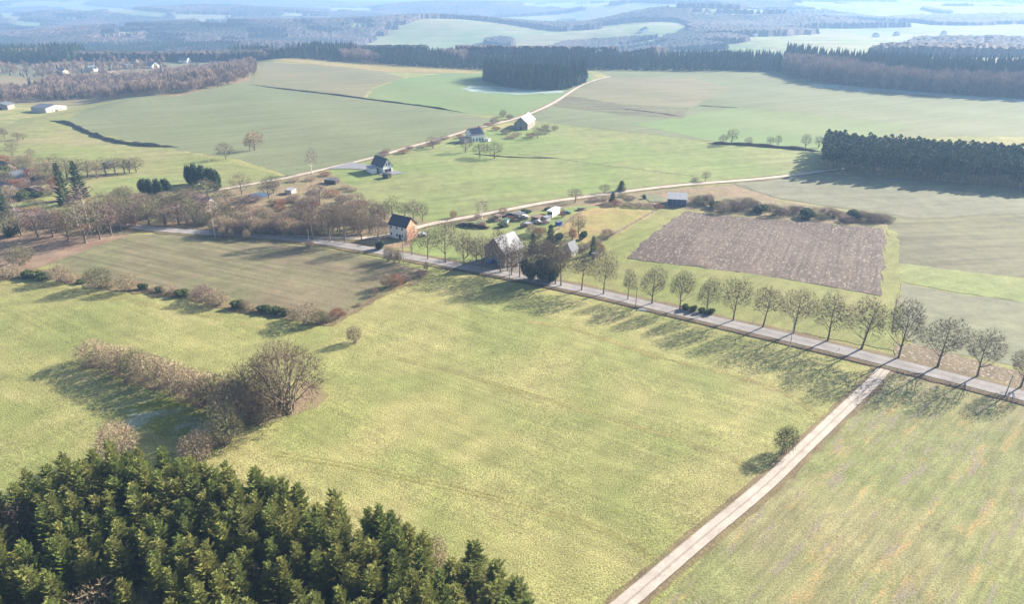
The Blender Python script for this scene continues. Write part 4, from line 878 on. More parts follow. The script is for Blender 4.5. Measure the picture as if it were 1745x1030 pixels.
# a wooded far country, open fields left clear: a rough canopy of treetops
FARFIELDS = [[(-40, 44), (60, 47), (30, 50), (-40, 48)], [(90, 26), (160, 30), (130, 33), (80, 30)], [(250, 60), (330, 66), (300, 70), (240, 66)], [(350, 66), (420, 72), (360, 76)], [(520, 44), (590, 48), (560, 52), (510, 48)], [(500, 34), (560, 36), (540, 40), (490, 38)], [(60, 5), (120, 6), (300, 22), (275, 26), (100, 14)], [(300, 24), (420, 24), (380, 30), (300, 30)], [(20, 33), (110, 41), (60, 43), (20, 38)], [(170, 55), (240, 58), (225, 64), (160, 62)], [(420, 56), (490, 56), (490, 63), (425, 62)],
             [(600, 37), (625, 38), (640, 44), (600, 45)], [(655, 44), (700, 40), (690, 48), (660, 48)], [(725, 76), (790, 78), (800, 86), (735, 94)], [(862, 72), (935, 64), (1000, 45), (1080, 36), (1150, 36), (1182, 46), (1150, 56), (1090, 56), (1020, 60), (960, 66), (930, 76)],
             [(1050, 78), (1120, 66), (1140, 64), (1110, 76), (1060, 84)], [(1090, 96), (1290, 80), (1420, 66), (1400, 58), (1290, 52), (1500, 46), (1760, 48), (1760, 62), (1560, 62), (1520, 74), (1400, 92), (1330, 98)], [(1290, 84), (1420, 78), (1420, 66), (1300, 62), (1200, 64), (1270, 76)],
             [(1560, 42), (1760, 42), (1760, 50), (1560, 50)], [(480, 20), (560, 24), (500, 28), (440, 26)], [(560, 12), (660, 14), (640, 18), (560, 17)], [(880, 4), (1100, 4), (1300, 10), (1100, 12), (900, 9)], [(1180, 12), (1440, 20), (1300, 22), (1180, 18)],
             [(1330, 2), (1760, 2), (1760, 20), (1500, 24), (1400, 14)], [(200, 44), (300, 46), (280, 50), (200, 50)], [(340, 36), (430, 40), (400, 44), (330, 42)], [(0, 20), (60, 24), (30, 28), (0, 27)], [(640, 60), (680, 62), (660, 66), (630, 66)]]
def far_canopy():
    rad = np.geomspace(1090, 9500, 430); ang = np.linspace(R(-44), R(44), 560)
    g = np.random.default_rng(3); rr = rad[:, None] * (1 + g.uniform(-.0018, .0018, (len(rad), len(ang)))); aa = ang[None] + g.uniform(-.0006, .0006, (len(rad), len(ang)))
    X = rr * np.sin(aa); Y = rr * np.cos(aa); Z = hgt(X, Y)
    px, py, f = project(X, Y, Z); openl = np.zeros(X.shape, bool)
    wob = 1.2 * np.sin(X / 60) + .8 * np.sin(Y / 45 + X / 90)
    px2, py2, _f = project(X, Y, Z + 13)
    for P in FARFIELDS: openl |= inpoly(px + wob * 2, py + wob * .5, P) | inpoly(px2 + wob * 2, py2 + wob * .5, P)
    openl |= (np.sin(X / 330 + 1.5 * np.sin(Y / 500)) * np.sin(Y / 420 + X / 700) > .58)
    openl &= ~((np.sin(X / 83 + 2) * np.sin(Y / 140 + X / 260) > .86))
    openl |= (Y < 1085)
    big = 13 + 4 * np.sin(X / 130) * np.sin(Y / 110)
    T = np.where(g.random(X.shape) < .5, big * g.uniform(.9, 1.06, X.shape), big * g.uniform(.74, .9, X.shape))
    Z = np.where(openl, Z - 3.5, Z + T)
    na, nr = len(ang), len(rad); i = np.arange(nr - 1)[:, None] * na; j = np.arange(na - 1)[None]
    F = np.stack([i + j, i + na + j, i + na + j + 1, i + j + 1], -1).reshape(-1, 4)
    keep = ~(openl.reshape(-1)[F].all(1)); F = F[keep]
    tri = np.concatenate([F[:, [0, 2, 1]], F[:, [0, 3, 2]]])
    o = link('far_woods', mesh_np('far_woods', np.stack([X, Y, Z], -1).reshape(-1, 3), tri), 'canopy_far')
    tag(o, 'blue hazy woods covering the far hills between pale fields', 'wood', kind='stuff')
far_canopy()

# ------------------------------------------------------------------ buildings
def local(A, B, C):
    """near corner B, left corner A, right corner C (photo pixels of wall feet) -> origin, x axis along B->A reversed, sizes"""
    a, b, c = [G(*q)[:2] for q in (A, B, C)]; return a, b, c
def house(name, A, B, C, eave, apex, wall, roof, gable='BC', label='', cat='house', group=None, windows=(), door=None, chimney=None, over=.35, depth=None, panel=None, width=None, gablemat=None):
    a, b, c = local(A, B, C)
    if gable == 'BC': L = b - a; q = c - b       # ridge runs along AB
    else: L = c - b; q = a - b                    # ridge runs along BC, gable wall on AB
    # local x = ridge direction, local y = across
    lx = np.linalg.norm(L); ux = L / lx
    n = q - ux * np.dot(q, ux); ly = np.linalg.norm(n); uy = n / ly
    if depth: ly = depth
    if width: 
        lx = width
    if ux[0] * uy[1] - ux[1] * uy[0] < 0: pass
    org = (a if gable == 'BC' else b)
    if gable == 'BC' and width: org = b - ux * lx
    ang = math.atan2(ux[1], ux[0]); flip = (ux[0] * uy[1] - ux[1] * uy[0]) < 0
    if flip:    # use opposite origin so that y stays right handed
        org = org + uy * ly; uyv = -uy
    else: uyv = uy
    z = float(min(hgt(*(org + ux * lx * s + uyv * ly * t)) for s in (0, 1) for t in (0, 1)))
    e = bpy.data.objects.new(name, None); COL.objects.link(e); e.location = (org[0], org[1], z); e.rotation_euler = (0, 0, ang)
    tag(e, label, cat, group)
    Wm = MB(); h0, h1 = eave, apex
    vs = [(0, 0, -.6), (lx, 0, -.6), (lx, ly, -.6), (0, ly, -.6), (0, 0, h0), (lx, 0, h0), (lx, ly, h0), (0, ly, h0), (0, ly / 2, h1), (lx, ly / 2, h1)]
    Wm.add(vs, [(4, 7, 8), (6, 5, 9)], [(0, 1, 5, 4), (1, 2, 6, 5), (2, 3, 7, 6), (3, 0, 4, 7), (4, 5, 9, 8), (7, 8, 9, 6)])
    Wm.build('wall', wall, e)
    if gablemat:
        gm = MB(); v = [(lx, 0, -.5), (lx, ly, -.5), (lx, ly, h0), (lx, ly / 2, h1 - .02), (lx, 0, h0)]; v += [(x_ + .03, y_, z_) for x_, y_, z_ in v]
        b_ = gm.add(v, [(5, 6, 7), (5, 7, 8), (5, 8, 9)], [(0, 1, 6, 5), (1, 2, 7, 6), (2, 3, 8, 7), (3, 4, 9, 8), (4, 0, 5, 9)]); gm.build('gable_wall', gablemat, e)
    Rm = MB(); th = .16; sl = (h1 - h0) / (ly / 2)
    for s in (0, 1):
        y0 = -over if s == 0 else ly + over; z0 = h0 - over * sl + .06; ym = ly / 2; zm = h1 + .06
        v = [(-over, y0, z0), (lx + over, y0, z0), (lx + over, ym, zm), (-over, ym, zm)]
        v += [(p[0], p[1], p[2] + th) for p in v]
        Rm.add(v, (), [(0, 1, 5, 4), (1, 2, 6, 5), (3, 0, 4, 7), (4, 5, 6, 7), (3, 2, 1, 0)])
    r = Rm.build('roof', roof, e)
    if chimney is not None:
        c_ = MB(); cx = lx * chimney; c_.box(cx - .35, cx + .35, ly / 2 - .3, ly / 2 + .3, h1 - .4, h1 + 1.1); c_.box(cx - .42, cx + .42, ly / 2 - .37, ly / 2 + .37, h1 + 1.1, h1 + 1.22); c_.build('chimney', 'brown_brick', r)
    if panel:
        s, x0, x1 = panel; p = MB(); y0, y1 = (ly * .06, ly * .44) if s == 0 else (ly * .94, ly * .56)
        zz = lambda y: h0 + (h1 - h0) * (y / (ly / 2) if s == 0 else (ly - y) / (ly / 2)) + .30
        v = [(lx * x0, y0, zz(y0)), (lx * x1, y0, zz(y0)), (lx * x1, y1, zz(y1)), (lx * x0, y1, zz(y1))]; v += [(q[0], q[1], q[2] + .06) for q in v]
        p.add(v, (), [(0, 1, 5, 4), (1, 2, 6, 5), (2, 3, 7, 6), (3, 0, 4, 7), (4, 5, 6, 7), (3, 2, 1, 0)]); p.build('solar_panel', 'solar_panel', r)
    def opening(nm, side, u, zc, w, hh, mat='window_glass', frame=True):
        m = MB(); f = MB(); t = .035
        def bx(M, a0, a1, z0, z1, t0, t1):
            if side == 'y0': M.box(a0, a1, -t1, -t0, z0, z1)
            elif side == 'y1': M.box(a0, a1, ly + t0, ly + t1, z0, z1)
            elif side == 'x1': M.box(lx + .03 + t0, lx + .03 + t1, a0, a1, z0, z1)
            else: M.box(-t1, -t0, a0, a1, z0, z1)
        LL = lx if side in ('y0', 'y1') else ly; c0 = u * LL
        if frame:
            k = .09
            for q in ((c0 - w / 2, c0 + w / 2, zc - hh / 2, zc - hh / 2 + k), (c0 - w / 2, c0 + w / 2, zc + hh / 2 - k, zc + hh / 2), (c0 - w / 2, c0 - w / 2 + k, zc - hh / 2 + k, zc + hh / 2 - k), (c0 + w / 2 - k, c0 + w / 2, zc - hh / 2 + k, zc + hh / 2 - k), (c0 - k / 3, c0 + k / 3, zc - hh / 2 + k, zc + hh / 2 - k)):
                bx(f, *q, .0, .09)
            fo = f.build(nm, 'window_frame', e); bx(m, c0 - w / 2 + k, c0 + w / 2 - k, zc - hh / 2 + k, zc + hh / 2 - k, .0, .04); m.build('pane', mat, fo)
        else:
            bx(m, c0 - w / 2, c0 + w / 2, zc - hh / 2, zc + hh / 2, .0, .06); o_ = m.build(nm, mat, e)
            if nm == 'door':
                hm = MB(); bx(hm, c0 + w * .36, c0 + w * .42, zc - .05, zc + .05, .06, .12); hm.build('handle', 'window_frame', o_)
    for side, u, zc, w, hh in windows: opening('window', side, u, zc, w, hh)
    if door: opening('door', door[0], door[1], 1.05, door[2], 2.1, 'dark_timber', False)
    e['dims'] = (lx, ly); return e, lx, ly, flip

HS = {}
def H(key, *a, **k):
    r = house(*a, **k); HS[key] = r; print('HOUSE', key, [round(float(v), 1) for v in r[1:3]], r[3]); return r
wn2 = lambda s, us, zs, w=1.0, h=1.3: [(s, u, z, w, h) for u in us for z in zs]
H('salmon', 'brick_house', (664, 404), (694, 411), (714, 405), 5.6, 8.7, 'white_render', 'dark_tile', 'BC', 'two-storey house with salmon brick gable and dark tiled roof beside the road', chimney=.7, gablemat='salmon_brick',
  windows=wn2('y0', (.12, .45, .75), (1.7, 4.5)) + wn2('x1', (.75,), (4.7,), .9, 1.2) + wn2('y1', (.25, .7), (1.7, 4.5)), door=('y0', .6, 1.1))
H('barn', 'farmhouse', (826, 446), (860, 458), (892, 446), 5.6, 10.2, 'grey_stone', 'pale_metal_roof', 'AB', 'stone farmhouse with a big pale grey metal roof behind the road trees',
  windows=wn2('y0', (.2, .5, .8), (1.6, 4.2)) + wn2('y1', (.2, .5, .8), (1.6, 4.2)) + wn2('x0', (.3, .7), (1.6, 4.2)), door=('x0', .5, 2.2))
H('white', 'white_house', (634, 289), (653.4, 296), (675, 294.6), 3.4, 7.5, 'white_render', 'dark_tile', 'BC', 'white gabled house with a dark roof and flat garage on the green slope', chimney=.4,
  windows=wn2('x1', (.38, .64), (4.6,), 1.0, 1.7) + wn2('x1', (.5,), (1.3,), 4.2, 2.0) + wn2('y0', (.3, .7), (1.6,)), door=('y0', .5, 1.2))
H('panel', 'white_house', (792, 240), (804, 243), (825, 240.5), 4.6, 8.0, 'white_render', 'dark_tile', 'AB', 'white-walled house with solar panels on its dark roof beside the farm lane', chimney=.85, panel=(0, .1, .9),
  windows=wn2('y0', (.15, .4, .65, .88), (1.5,), 1.3, 1.9) + wn2('y1', (.15, .4, .65, .88), (1.5,), 1.3, 1.9), depth=9)
H('grey', 'farmhouse', (875, 221), (899, 222), (912, 213), 4.5, 8.8, 'grey_stone', 'pale_metal_roof', 'AB', 'grey stone farmhouse with a steep pale roof at the top of the farm lane', chimney=.6,
  windows=wn2('y0', (.25, .6), (1.8,), 1.3, 1.6) + wn2('y1', (.25, .6), (1.8,), 1.3, 1.6) + wn2('x0', (.3, .7), (1.8, 4.4), 1.1, 1.4), door=('x0', .5, 1.2))
H('cottage', 'garden_house', (958, 438), (973, 440), (984, 434), 2.8, 5.4, 'cream_render', 'slate_roof', 'AB', 'small house with a grey slate roof half hidden right of the dark spruce', windows=wn2('y0', (.3, .7), (1.4,)), door=('x0', .5, 1.0))
H('hidden', 'white_house', (325, 358), (352, 362), (366, 354), 3.2, 5.6, 'white_render', 'slate_roof', 'BC', 'low white house half hidden by bare trees left of the pond', windows=wn2('y0', (.15, .4, .65, .88), (1.5,)) + wn2('x1', (.5,), (1.5,)), door=('y0', .53, 1.0))
H('barnleft', 'farm_barn', (54, 191), (79, 192.5), (112, 186), 4.4, 6.4, 'cream_render', 'slate_roof', 'BC', 'long low barn with a pale end wall at the far left field edge', windows=wn2('x1', (.3, .7), (1.8,), 1.6, 1.2), door=('x1', .5, 3.0))
H('barnedge', 'farm_shed', (-6, 186), (14, 187), (26, 184), 4.0, 6.0, 'grey_stone', 'slate_roof', 'AB', 'grey farm shed at the left picture edge above the field', door=('x0', .5, 3.0))
H('gable', 'village_house', (52, 155), (63, 157), (72, 153), 3.6, 7.4, 'white_render', 'slate_roof', 'BC', 'white gabled village house below the round dark tree', windows=wn2('x1', (.35, .65), (1.6,)), door=('x1', .5, 1.0))
H('vill2', 'village_house', (148, 122), (156, 123), (168, 121), 4.0, 7.6, 'grey_render', 'slate_roof', 'AB', 'grey-roofed village house at the left of the upper village', windows=wn2('y0', (.3, .7), (1.6,)), door=('y0', .5, 1.0))
H('vill3', 'village_house', (247, 115), (259, 117), (269, 115), 3.8, 8.0, 'white_render', 'slate_roof', 'BC', 'bright white village house with a dark roof in the middle of the upper village', windows=wn2('x1', (.35, .65), (1.6, 4.2)), door=('y0', .5, 1.0))
H('vill4', 'village_house', (304, 106), (319, 107.5), (327, 106), 3.8, 7.6, 'white_render', 'slate_roof', 'BC', 'white village house farthest right in the upper village', windows=wn2('x1', (.35, .65), (1.6, 4.2)), door=('y0', .5, 1.0))
H('vill5', 'village_house', (208, 116), (216, 117), (226, 116), 3.4, 6.0, 'cream_render', 'slate_roof', 'AB', 'pale low village house left of the bright white one', windows=wn2('y0', (.3, .7), (1.6,)), door=('y0', .5, 1.0))
H('vleft', 'village_house', (12, 309), (30, 314), (52, 309), 3.0, 5.4, 'cream_render', 'slate_roof', 'AB', 'low village house with a grey roof left of the tall spruces', windows=wn2('y0', (.2, .5, .8), (1.5,)), door=('x0', .5, 1.0))
H('vleft2', 'garden_shed', (57, 325), (66, 332), (76, 329), 2.2, 3.4, 'timber', 'rust_roof', 'AB', 'rusty brown shed on the village lawn', door=('x0', .5, 1.0))
H('vleft3', 'garden_shed', (60, 309), (72, 312), (78, 309), 2.4, 3.2, 'dark_timber', 'dark_tile', 'AB', 'dark green-black shed beside the low village house', door=('x0', .5, 1.0))
H('vleft4', 'village_house', (-12, 330), (14, 335), (32, 328), 3.0, 5.2, 'grey_render', 'slate_roof', 'BC', 'grey village house at the left picture edge above the evergreen', windows=wn2('y0', (.3, .7), (1.5,)), door=('y0', .5, 1.0))
H('v6', 'village_house', (96, 126), (106, 127), (116, 125), 3.4, 6.4, 'cream_render', 'slate_roof', 'BC', 'pale house with a grey roof beside the village green', windows=wn2('x1', (.35, .65), (1.6,)), door=('y0', .5, 1.0))
H('v7', 'village_house', (184, 131), (194, 132), (203, 130), 3.6, 6.8, 'brown_brick', 'rust_roof', 'AB', 'brown brick house with rusty roof above the upper left copse', windows=wn2('y0', (.3, .7), (1.6,)), door=('y0', .5, 1.0))
H('v8', 'village_house', (222, 108), (230, 109), (238, 107.5), 3.6, 6.8, 'cream_render', 'rust_roof', 'BC', 'small house with a brown roof just above the bright white one', windows=wn2('x1', (.35, .65), (1.6,)), door=('y0', .5, 1.0))
H('v9', 'village_house', (-5, 292), (12, 295), (28, 291), 3.0, 5.2, 'brown_brick', 'slate_roof', 'BC', 'brown brick house at the far left edge behind the garden', windows=wn2('y0', (.3, .7), (1.5,)), door=('y0', .5, 1.0))
H('v10', 'village_house', (36, 301), (50, 304), (56, 300), 2.8, 4.4, 'white_render', 'pale_metal_roof', 'BC', 'low white building with a pale roof left of the tall spruces', windows=wn2('y0', (.3, .7), (1.5,)), door=('y0', .5, 1.0))
H('vshed', 'garden_shed', (178, 286), (185, 288), (194, 286), 2.4, 3.6, 'dark_timber', 'slate_roof', 'AB', 'dark blue shed in front of the pasture grove', door=('x0', .5, 1.0))

def flatbox(name, A, B, C, h, wall, roof, label, cat, depth=None, slope=0, openfront=False, group=None, windows=0):
    a, b, c = local(A, B, C); L = b - a; lx = np.linalg.norm(L); ux = L / lx; n = (c - b) - ux * np.dot(c - b, ux); ly = depth or np.linalg.norm(n); uy = n / np.linalg.norm(n)
    org = a; ang = math.atan2(ux[1], ux[0])
    z = float(hgt(*org)); e = bpy.data.objects.new(name, None); COL.objects.link(e); e.location = (*org, z); e.rotation_euler = (0, 0, ang); tag(e, label, cat, group)
    m = MB(); hb = h + slope
    if openfront:
        m.box(0, lx, ly - .15, ly, -.3, hb); m.box(0, .15, 0, ly - .15, -.3, h); m.box(lx - .15, lx, 0, ly - .15, -.3, h)
    else: m.box(0, lx, 0, ly, -.3, h)
    m.build('wall', wall, e)
    r = MB(); v = [(-.3, -.3, h + .01), (lx + .3, -.3, h + .01), (lx + .3, ly + .3, hb + .03), (-.3, ly + .3, hb + .03)]; v += [(p[0], p[1], p[2] + .14) for p in v]
    r.add(v, (), [(0, 1, 5, 4), (1, 2, 6, 5), (2, 3, 7, 6), (3, 0, 4, 7), (4, 5, 6, 7), (3, 2, 1, 0)]); r.build('roof', roof, e)
    for k in range(windows):
        w = MB(); cx = lx * (k + .5) / windows; w.box(cx - .45, cx + .45, -.05, 0, h * .45, h * .8); w.build('window', 'window_glass', e)
    return e, lx, ly
flatbox('garage', (625, 292), (634, 297), (641, 295), 2.8, 'white_render', 'pale_metal_roof', 'white flat-roofed garage attached left of the white gabled house', 'garage')
flatbox('garden_screen', (652, 303), (661, 305), (666, 303), 2.2, 'dark_timber', 'dark_tile', 'black timber cabin in front of the white gabled house', 'cabin')
flatbox('caravan', (932.8, 369.5), (941, 371), (955, 364), 2.7, 'white_render', 'paint_white', 'white mobile home beside the gravel lane', 'mobile home', depth=None, windows=3)
s_, lx_, ly_ = flatbox('field_shed', (1137, 351), (1169, 353), (1173, 349), 3.2, 'shed_sheet', 'pale_metal_roof', 'blue sheet-metal shed with a pale roof above the ploughed field', 'shed', depth=7, slope=1.2)
for k in range(5):
    m = MB(); m.box(lx_ * k / 4 - .06, lx_ * k / 4 + .06, -.08, 0, -.3, 3.2); m.build('post', 'timber', s_)
flatbox('annex', (783, 243), (792, 245), (797, 242), 3.0, 'grey_render', 'slate_roof', 'grey annex at the left end of the white-walled house', 'annex')
flatbox('terrace_shed', (826, 241), (832, 241.5), (834, 239.5), 1.6, 'white_render', 'pale_metal_roof', 'low white lean-to at the right end of the white-walled house', 'shed')
flatbox('garden_shed', (905, 378), (917, 380), (923, 376), 2.2, 'rust_roof', 'rust_roof', 'rust-red shed among the farm clutter left of the mobile home', 'shed')
flatbox('garden_shed', (875, 372), (884, 374), (890, 370), 1.9, 'timber', 'slate_roof', 'small timber hutch in the farm clutter nearest the lane', 'hutch')
flatbox('pond_hut', (486, 331), (497, 332), (502, 328), 2.0, 'cream_render', 'pale_metal_roof', 'pale hut right of the pond', 'hut')
flatbox('animal_shelter', (553, 313), (572, 315), (576, 312), 2.0, 'dark_timber', 'slate_roof', 'low dark field shelter below the farm lane', 'shelter')
for i, (x, y) in enumerate([(975, 78), (1008, 74), (1020, 73), (1014, 93), (1095, 55), (1100, 52), (1284, 62), (1292, 61), (1335, 60), (1345, 59), (1525, 60), (1605, 58), (1490, 62), (320, 4), (440, 53), (575, 45)]):
    p = G(x, y); s = mpp(p)
    house('distant_house', (x - 3.2, y), (x, y + .6), (x + 2.6, y), 6, 9.5, 'white_render', 'slate_roof', 'BC', 'tiny pale house, %s of the far hillside houses' % ORD[i], group='tiny far hillside houses', over=.3, width=16, depth=11)

# ------------------------------------------------------------------ vehicles and clutter
def car(px, py, rz, body, label, L=4.2, Wd=1.75, Hh=1.45, name='parked_car'):
    p = G(px, py); e = bpy.data.objects.new(name, None); COL.objects.link(e); e.location = tuple(p + (0, 0, .12)); e.rotation_euler = (0, 0, rz); tag(e, label, 'car')
    prof = [(-L / 2, .35), (-L / 2, .75), (-L * .42, .95), (-L * .30, 1.0), (-L * .2, Hh * .96), (L * .12, Hh), (L * .27, .98), (L * .45, .84), (L / 2, .6), (L / 2, .35)]
    def extr(M, pf, w):
        n = len(pf); b = M.add([(x, s * w, z) for s in (-1, 1) for x, z in pf])
        for i in range(n): j = (i + 1) % n; M.Q.append((b + i, b + j, b + n + j, b + n + i))
        for s in (0, n):
            for i in range(1, n - 1): M.T.append((b + s, b + s + i, b + s + i + 1))
    m = MB(); extr(m, prof, Wd / 2); m.build('body', body, e)
    m = MB(); m.box(-L * .19, L * .13, -Wd / 2 - .01, Wd / 2 + .01, 1.0, Hh * .9); m.build('side_window', 'window_glass', e)
    for sx in (-.3, .3):
        for sy in (-1, 1):
            m = MB(); n = 12; b = m.add([(L * sx + .3 * math.cos(2 * math.pi * i / n), sy * Wd / 2 + o, .3 + .3 * math.sin(2 * math.pi * i / n)) for o in (-.1, .06) for i in range(n)])
            for i in range(n): m.Q.append((b + i, b + (i + 1) % n, b + n + (i + 1) % n, b + n + i))
            for i in range(1, n - 1): m.T += [(b, b + i, b + i + 1), (b + n, b + n + i, b + n + i + 1)]
            m.build('wheel', 'rubber', e)
    for sy in (-1, 1):
        m = MB(); m.box(L / 2 - .05, L / 2 + .01, sy * Wd * .35 - .15, sy * Wd * .35 + .15, .55, .7); m.build('headlight', 'window_frame', e)
    return e
car(842, 449, .5, 'paint_blue', 'bright blue car parked in front of the stone farmhouse', Hh=1.9)
car(833, 443, .5, 'paint_dark', 'dark car parked left of the bright blue car')
car(916, 381, -.2, 'paint_silver', 'silver car below the rust-red shed')
car(868, 369, .4, 'paint_dark', 'dark car in the clutter nearest the gravel lane')
car(964, 365, .3, 'tarp_green', 'green-blue vehicle right of the mobile home')
car(893, 372, -.3, 'paint_white', 'white car among the farm clutter')
car(782, 245, .3, 'paint_dark', 'dark car beside the grey annex')
car(720, 402, 2.6, 'paint_silver', 'silver car behind the road trees right of the salmon house')
def pile(px, py, L, Wd, Hh, mat, label, rz=0, n=18, name='wood_pile', cat='pile'):
    g = np.random.default_rng(int(px * 7 + py)); p = G(px, py); m = MB()
    for k in range(n):
        x = g.uniform(-L / 2, L / 2); y = g.uniform(-Wd / 2, Wd / 2); z = g.uniform(.1, Hh) * (1 - abs(x) / L); a = g.uniform(-.5, .5); l = g.uniform(.6, 1.6)
        m.tube([(x - l * math.cos(a), y - l * math.sin(a), z), (x + l * math.cos(a), y + l * math.sin(a), z + g.uniform(-.2, .2))], [.22, .2], 5)
    o = m.build(name, mat); o.location = tuple(p); o.rotation_euler = (0, 0, rz); tag(o, label, cat); return o
pile(804, 388, 12, 1.6, 1.8, 'dark_timber', 'long dark wood pile on the farm lawn', -.35, 60)
pile(818, 384, 2, 1.5, 2.0, 'hay_wrap', 'whitish heap at the end of the dark wood pile', 0, 12)
pile(841, 378, 5, 2, 1.4, 'timber', 'brownish junk heap on the farm lawn', .2, 22)
pile(858, 370, 4, 2, 1.6, 'timber', 'brown junk heap against the gravel lane', .5, 22)
pile(880, 377, 4, 2, 1.2, 'rust_roof', 'rusty scrap heap among the farm clutter', .1, 18)
pile(900, 383, 3, 2, 1.2, 'hay_wrap', 'pale scrap heap at the front of the farm clutter', .1, 14)
pile(925, 380, 3, 2, 1.1, 'rust_roof', 'rusty heap below the mobile home', .1, 14)
pile(886, 366, 3, 2, 1.6, 'hay_wrap', 'pale heap behind the timber hutch', .1, 12)
pile(990, 359, 4, 1.5, .9, 'dark_timber', 'dark heap at the top of the straw paddock', .5, 18)
pile(870, 455, 3, 1.5, 1.2, 'timber', 'firewood heap in front of the stone farmhouse', .2, 18)
pile(1094, 531 - 2, 1.4, .8, .4, 'paint_white', 'white litter heap on the road verge under the avenue', 0, 5)

for i, (a, b, c, hh, wl_, rf, lab) in enumerate([((842, 374), (849, 376), (853, 373), 1.8, 'timber', 'rust_roof', 'little brown hutch left of the clutter'), ((925, 376), (931, 378), (935, 375), 1.7, 'paint_white', 'pale_metal_roof', 'white trailer box just below the mobile home'),
        ((859, 380), (864, 381), (868, 379), 1.5, 'hay_wrap', 'tarp_green', 'green-covered cart on the farm lawn'), ((946, 384), (951, 386), (955, 383), 1.6, 'paint_blue', 'slate_roof', 'small blue box on the garden edge'),
        ((893, 386), (899, 388), (903, 385), 1.5, 'timber', 'pale_metal_roof', 'low pale-roofed pen at the front of the clutter'), ((1008, 441), (1013, 443), (1017, 440), 2.0, 'timber', 'slate_roof', 'tiny garden hut left of the slim spruce')]):
    flatbox('garden_hut', a, b, c, hh, wl_, rf, lab, 'hut')
def pole(px, py, hpx, lean, mat, label, name='utility_pole', cross=True):
    p = G(px, py); h = tall(p, hpx); e = bpy.data.objects.new(name, None); COL.objects.link(e); e.location = tuple(p); e.rotation_euler = (0, lean, 0); tag(e, label, 'pole', 'utility poles along the road')
    m = MB(); m.tube([(0, 0, -.3), (0, 0, h)], [.15, .09], 7); m.build('shaft', mat, e)
    if cross:
        m = MB(); m.box(-.5, .5, -.05, .05, h - .5, h - .38); c = m.build('crossarm', 'pole_wood', e)
        for s in (-.4, 0, .4):
            q = MB(); q.tube([(s, 0, h - .38), (s, 0, h - .2)], [.04, .03], 6); q.build('insulator', 'window_frame', c)
    return e
pole(1346, 592, 50, 0, 'pole_concrete', 'pale pole on the near verge under the avenue trees, right of centre')
pole(1712, 677, 38, .05, 'pole_wood', 'dark pole at the far right on the near verge')
pole(1083, 524, 34, 0, 'pole_wood', 'dark pole on the near verge in the middle of the avenue')
pole(868, 489, 36, 0, 'pole_wood', 'pole on the near verge opposite the stone farmhouse')
pole(688, 450, 40, 0, 'pole_wood', 'wooden pole on the near verge below the salmon house')
pole(367, 405, 30, 0, 'pole_concrete', 'pale pole at the left end of the long brown thicket')
pole(528, 421, 30, 0, 'pole_concrete', 'pole on the near verge left of the tall bare trees')
# reflector posts and a signpost by the junction
for i, (x, y) in enumerate([(1282, 552), (1528, 636), (955, 504), (1050, 523), (842, 480), (1430, 598)]):
    p = G(x, y); m = MB(); m.tube([(0, 0, -.1), (0, 0, 1.0)], [.08, .07], 6); o = m.build('marker_post', 'paint_white' if i != 1 else 'rust_roof'); o.location = tuple(p)
    tag(o, ['white marker post under the avenue trees', 'short reddish post at the track junction', 'white marker post on the near verge left of centre', 'white marker post near the dark middle pole', 'white marker post opposite the farmhouse', 'white marker post right of the pale pole'][i], 'post', 'marker posts')
# wire fences: posts as parts of one fence
def fence(px, step, hh, label, wires=2, name='wire_fence'):
    C = catmull([G(*p)[:2] for p in px], 10); s = np.concatenate([[0], np.cumsum(np.linalg.norm(np.diff(C, axis=0), axis=1))]); n = max(2, int(s[-1] / step)); n = min(n, 95)
    q = np.linspace(0, s[-1], n); X = np.interp(q, s, C[:, 0]); Y = np.interp(q, s, C[:, 1]); Z = hgt(X, Y)
    e = bpy.data.objects.new(name, None); COL.objects.link(e); e.location = (X[0], Y[0], Z[0]); tag(e, label, 'fence')
    pmh = MB(); pmh.tube([(0, 0, -.2), (0, 0, hh)], [.07, .06], 5); pm_ = pmh.mesh('post'); pm_.materials.append(MATS['timber'])
    for x, y, z in zip(X, Y, Z):
        o = bpy.data.objects.new('post', pm_); COL.objects.link(o); o.parent = e; o.location = (x - X[0], y - Y[0], z - Z[0])
    for w in range(wires):
        m = MB(); zz = hh * (.9 - .4 * w)
        m.tube([(x - X[0], y - Y[0], z - Z[0] + zz) for x, y, z in zip(X, Y, Z)], [.012] * len(X), 3); m.build('wire', 'pole_wood', e)
fence([(325, 262), (380, 275), (440, 262), (500, 272), (560, 282)], 5, 1.2, 'wooden post fence round the crest pasture with the reddish tree')
fence([(380, 330), (405, 290), (430, 276), (480, 286), (520, 292)], 5, 1.2, 'post fence crossing the lower west pasture')
fence([(870, 262), (960, 275), (1080, 290), (1180, 302)], 6, 1.2, 'post fence crossing the middle pasture')
fence([(945, 212), (1050, 225), (1150, 238), (1220, 246)], 7, 1.2, 'post fence from the grey farmhouse to the far ditch line')
fence([(968, 441), (1010, 418), (1060, 392), (1125, 356)], 4, 1.2, 'post fence between straw paddock and strip of grass')
fence([(700, 478), (640, 508), (575, 552)], 4, 1.1, 'post fence on the right edge of the sown field')
fence([(1534, 492), (1528, 540), (1522, 590)], 4, 1.1, 'short fence beside the farm path left of the big avenue trees')
fence([(240, 398), (330, 402), (430, 412), (520, 425)], 5, 1.0, 'low rail fence on the near side of the road by the sown field')
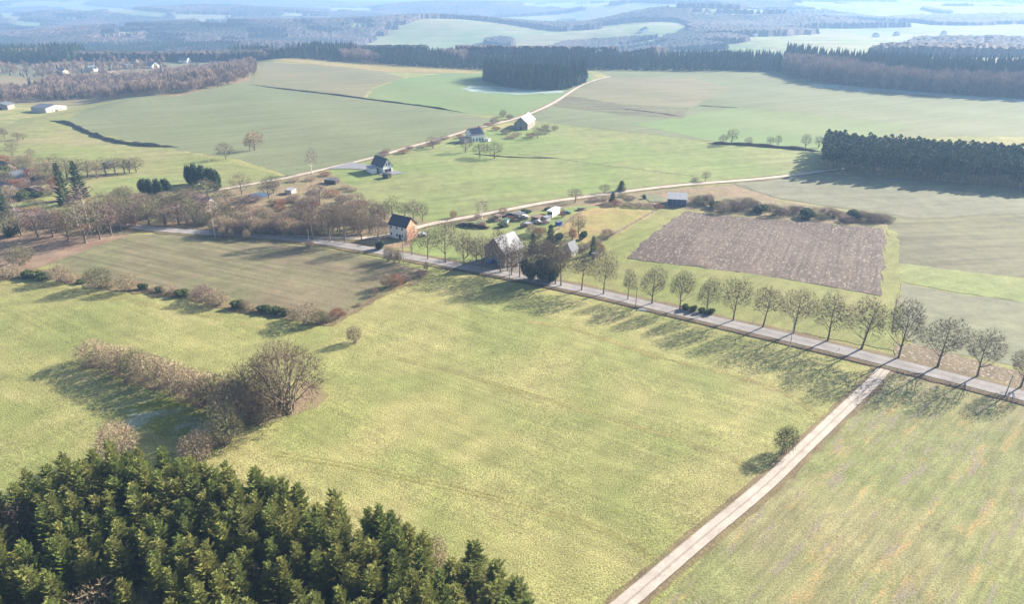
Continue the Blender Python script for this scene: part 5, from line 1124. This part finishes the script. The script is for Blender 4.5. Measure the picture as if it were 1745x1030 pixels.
# dark earth banks (dry ditches) across the plateau
def bank(px, w, h, label, mat='ditch_soil', name='earth_bank'):
    C = catmull([G(*p)[:2] for p in px], 12); n = len(C); T = np.gradient(C, axis=0); T /= np.linalg.norm(T, axis=1)[:, None]; N = np.stack([-T[:, 1], T[:, 0]], 1)
    prof = [(-.5, -.15), (-.25, .75), (0, 1), (.25, .75), (.5, -.15)]; V = []
    i_ = np.arange(n); tap = np.clip(np.minimum(i_, n - 1 - i_) / (n * .12), .15, 1); wav = 1 + .25 * np.sin(i_ * .9) * np.sin(i_ * .23 + 1)
    for u, z in prof:
        q = C + N * u * w * (tap * wav)[:, None]; V.append(np.column_stack([q, hgt(q[:, 0], q[:, 1]) + z * h * tap * wav * (1 + .08 * rng.normal(size=n) * (z > 0))]))
    V = np.concatenate(V); F = np.concatenate([np.stack([a * n + np.arange(n - 1), (a + 1) * n + np.arange(n - 1), (a + 1) * n + np.arange(1, n), a * n + np.arange(1, n)], 1) for a in range(4)])
    o = link(name, mesh_np(name, V, F), mat); tag(o, kind='structure'); return o
bank([(85, 206), (120, 212), (150, 226), (190, 240), (240, 248), (305, 251)], 4, 1.9, '', 'bank_earth')
bank([(425, 144), (520, 156), (625, 169), (720, 181), (795, 193)], 2.4, 1.0, '')
bank([(1205, 245), (1300, 250), (1400, 259)], 4, 1.8, '')
bank([(1060, 186), (1100, 190), (1170, 200)], 2, .5, '')
bank([(1190, 180), (1260, 184)], 2, .5, '')
bank([(1530, 505), (1524, 540), (1520, 575)], .8, .25, '')
bank([(800, 262), (870, 268), (960, 270)], 1.5, .5, '')

# ------------------------------------------------------------------ haze
hz = MB(); hz.box(-16000, 16000, -4000, 21000, -140, 330)
ho = hz.build('haze', None) if 0 else link('haze', hz.mesh('haze'))
hm = bpy.data.materials.new('haze'); hm.use_nodes = True; nn = hm.node_tree.nodes
for n in list(nn): nn.remove(n)
out = nn.new('ShaderNodeOutputMaterial'); pv = nn.new('ShaderNodeVolumePrincipled')
pv.inputs['Color'].default_value = (.36, .60, 1.0, 1); pv.inputs['Density'].default_value = HAZE_DENSITY; pv.inputs['Anisotropy'].default_value = .15
hm.node_tree.links.new(pv.outputs[0], out.inputs['Volume']); ho.data.materials.append(hm)
tag(ho, 'thin blue winter haze over the far valley', 'haze', kind='stuff')
for o in list(bpy.data.objects):
    if 'dims' in o.keys(): del o['dims']
print('OBJECTS', len(bpy.data.objects), 'spruces', len(sw), len(SWREST), 'copse', len(copse), 'pines', len(pines), 'rightwood', len(A_), len(B_), 'belt', len(ss), len(bb), 'vw', len(vw), len(vb))
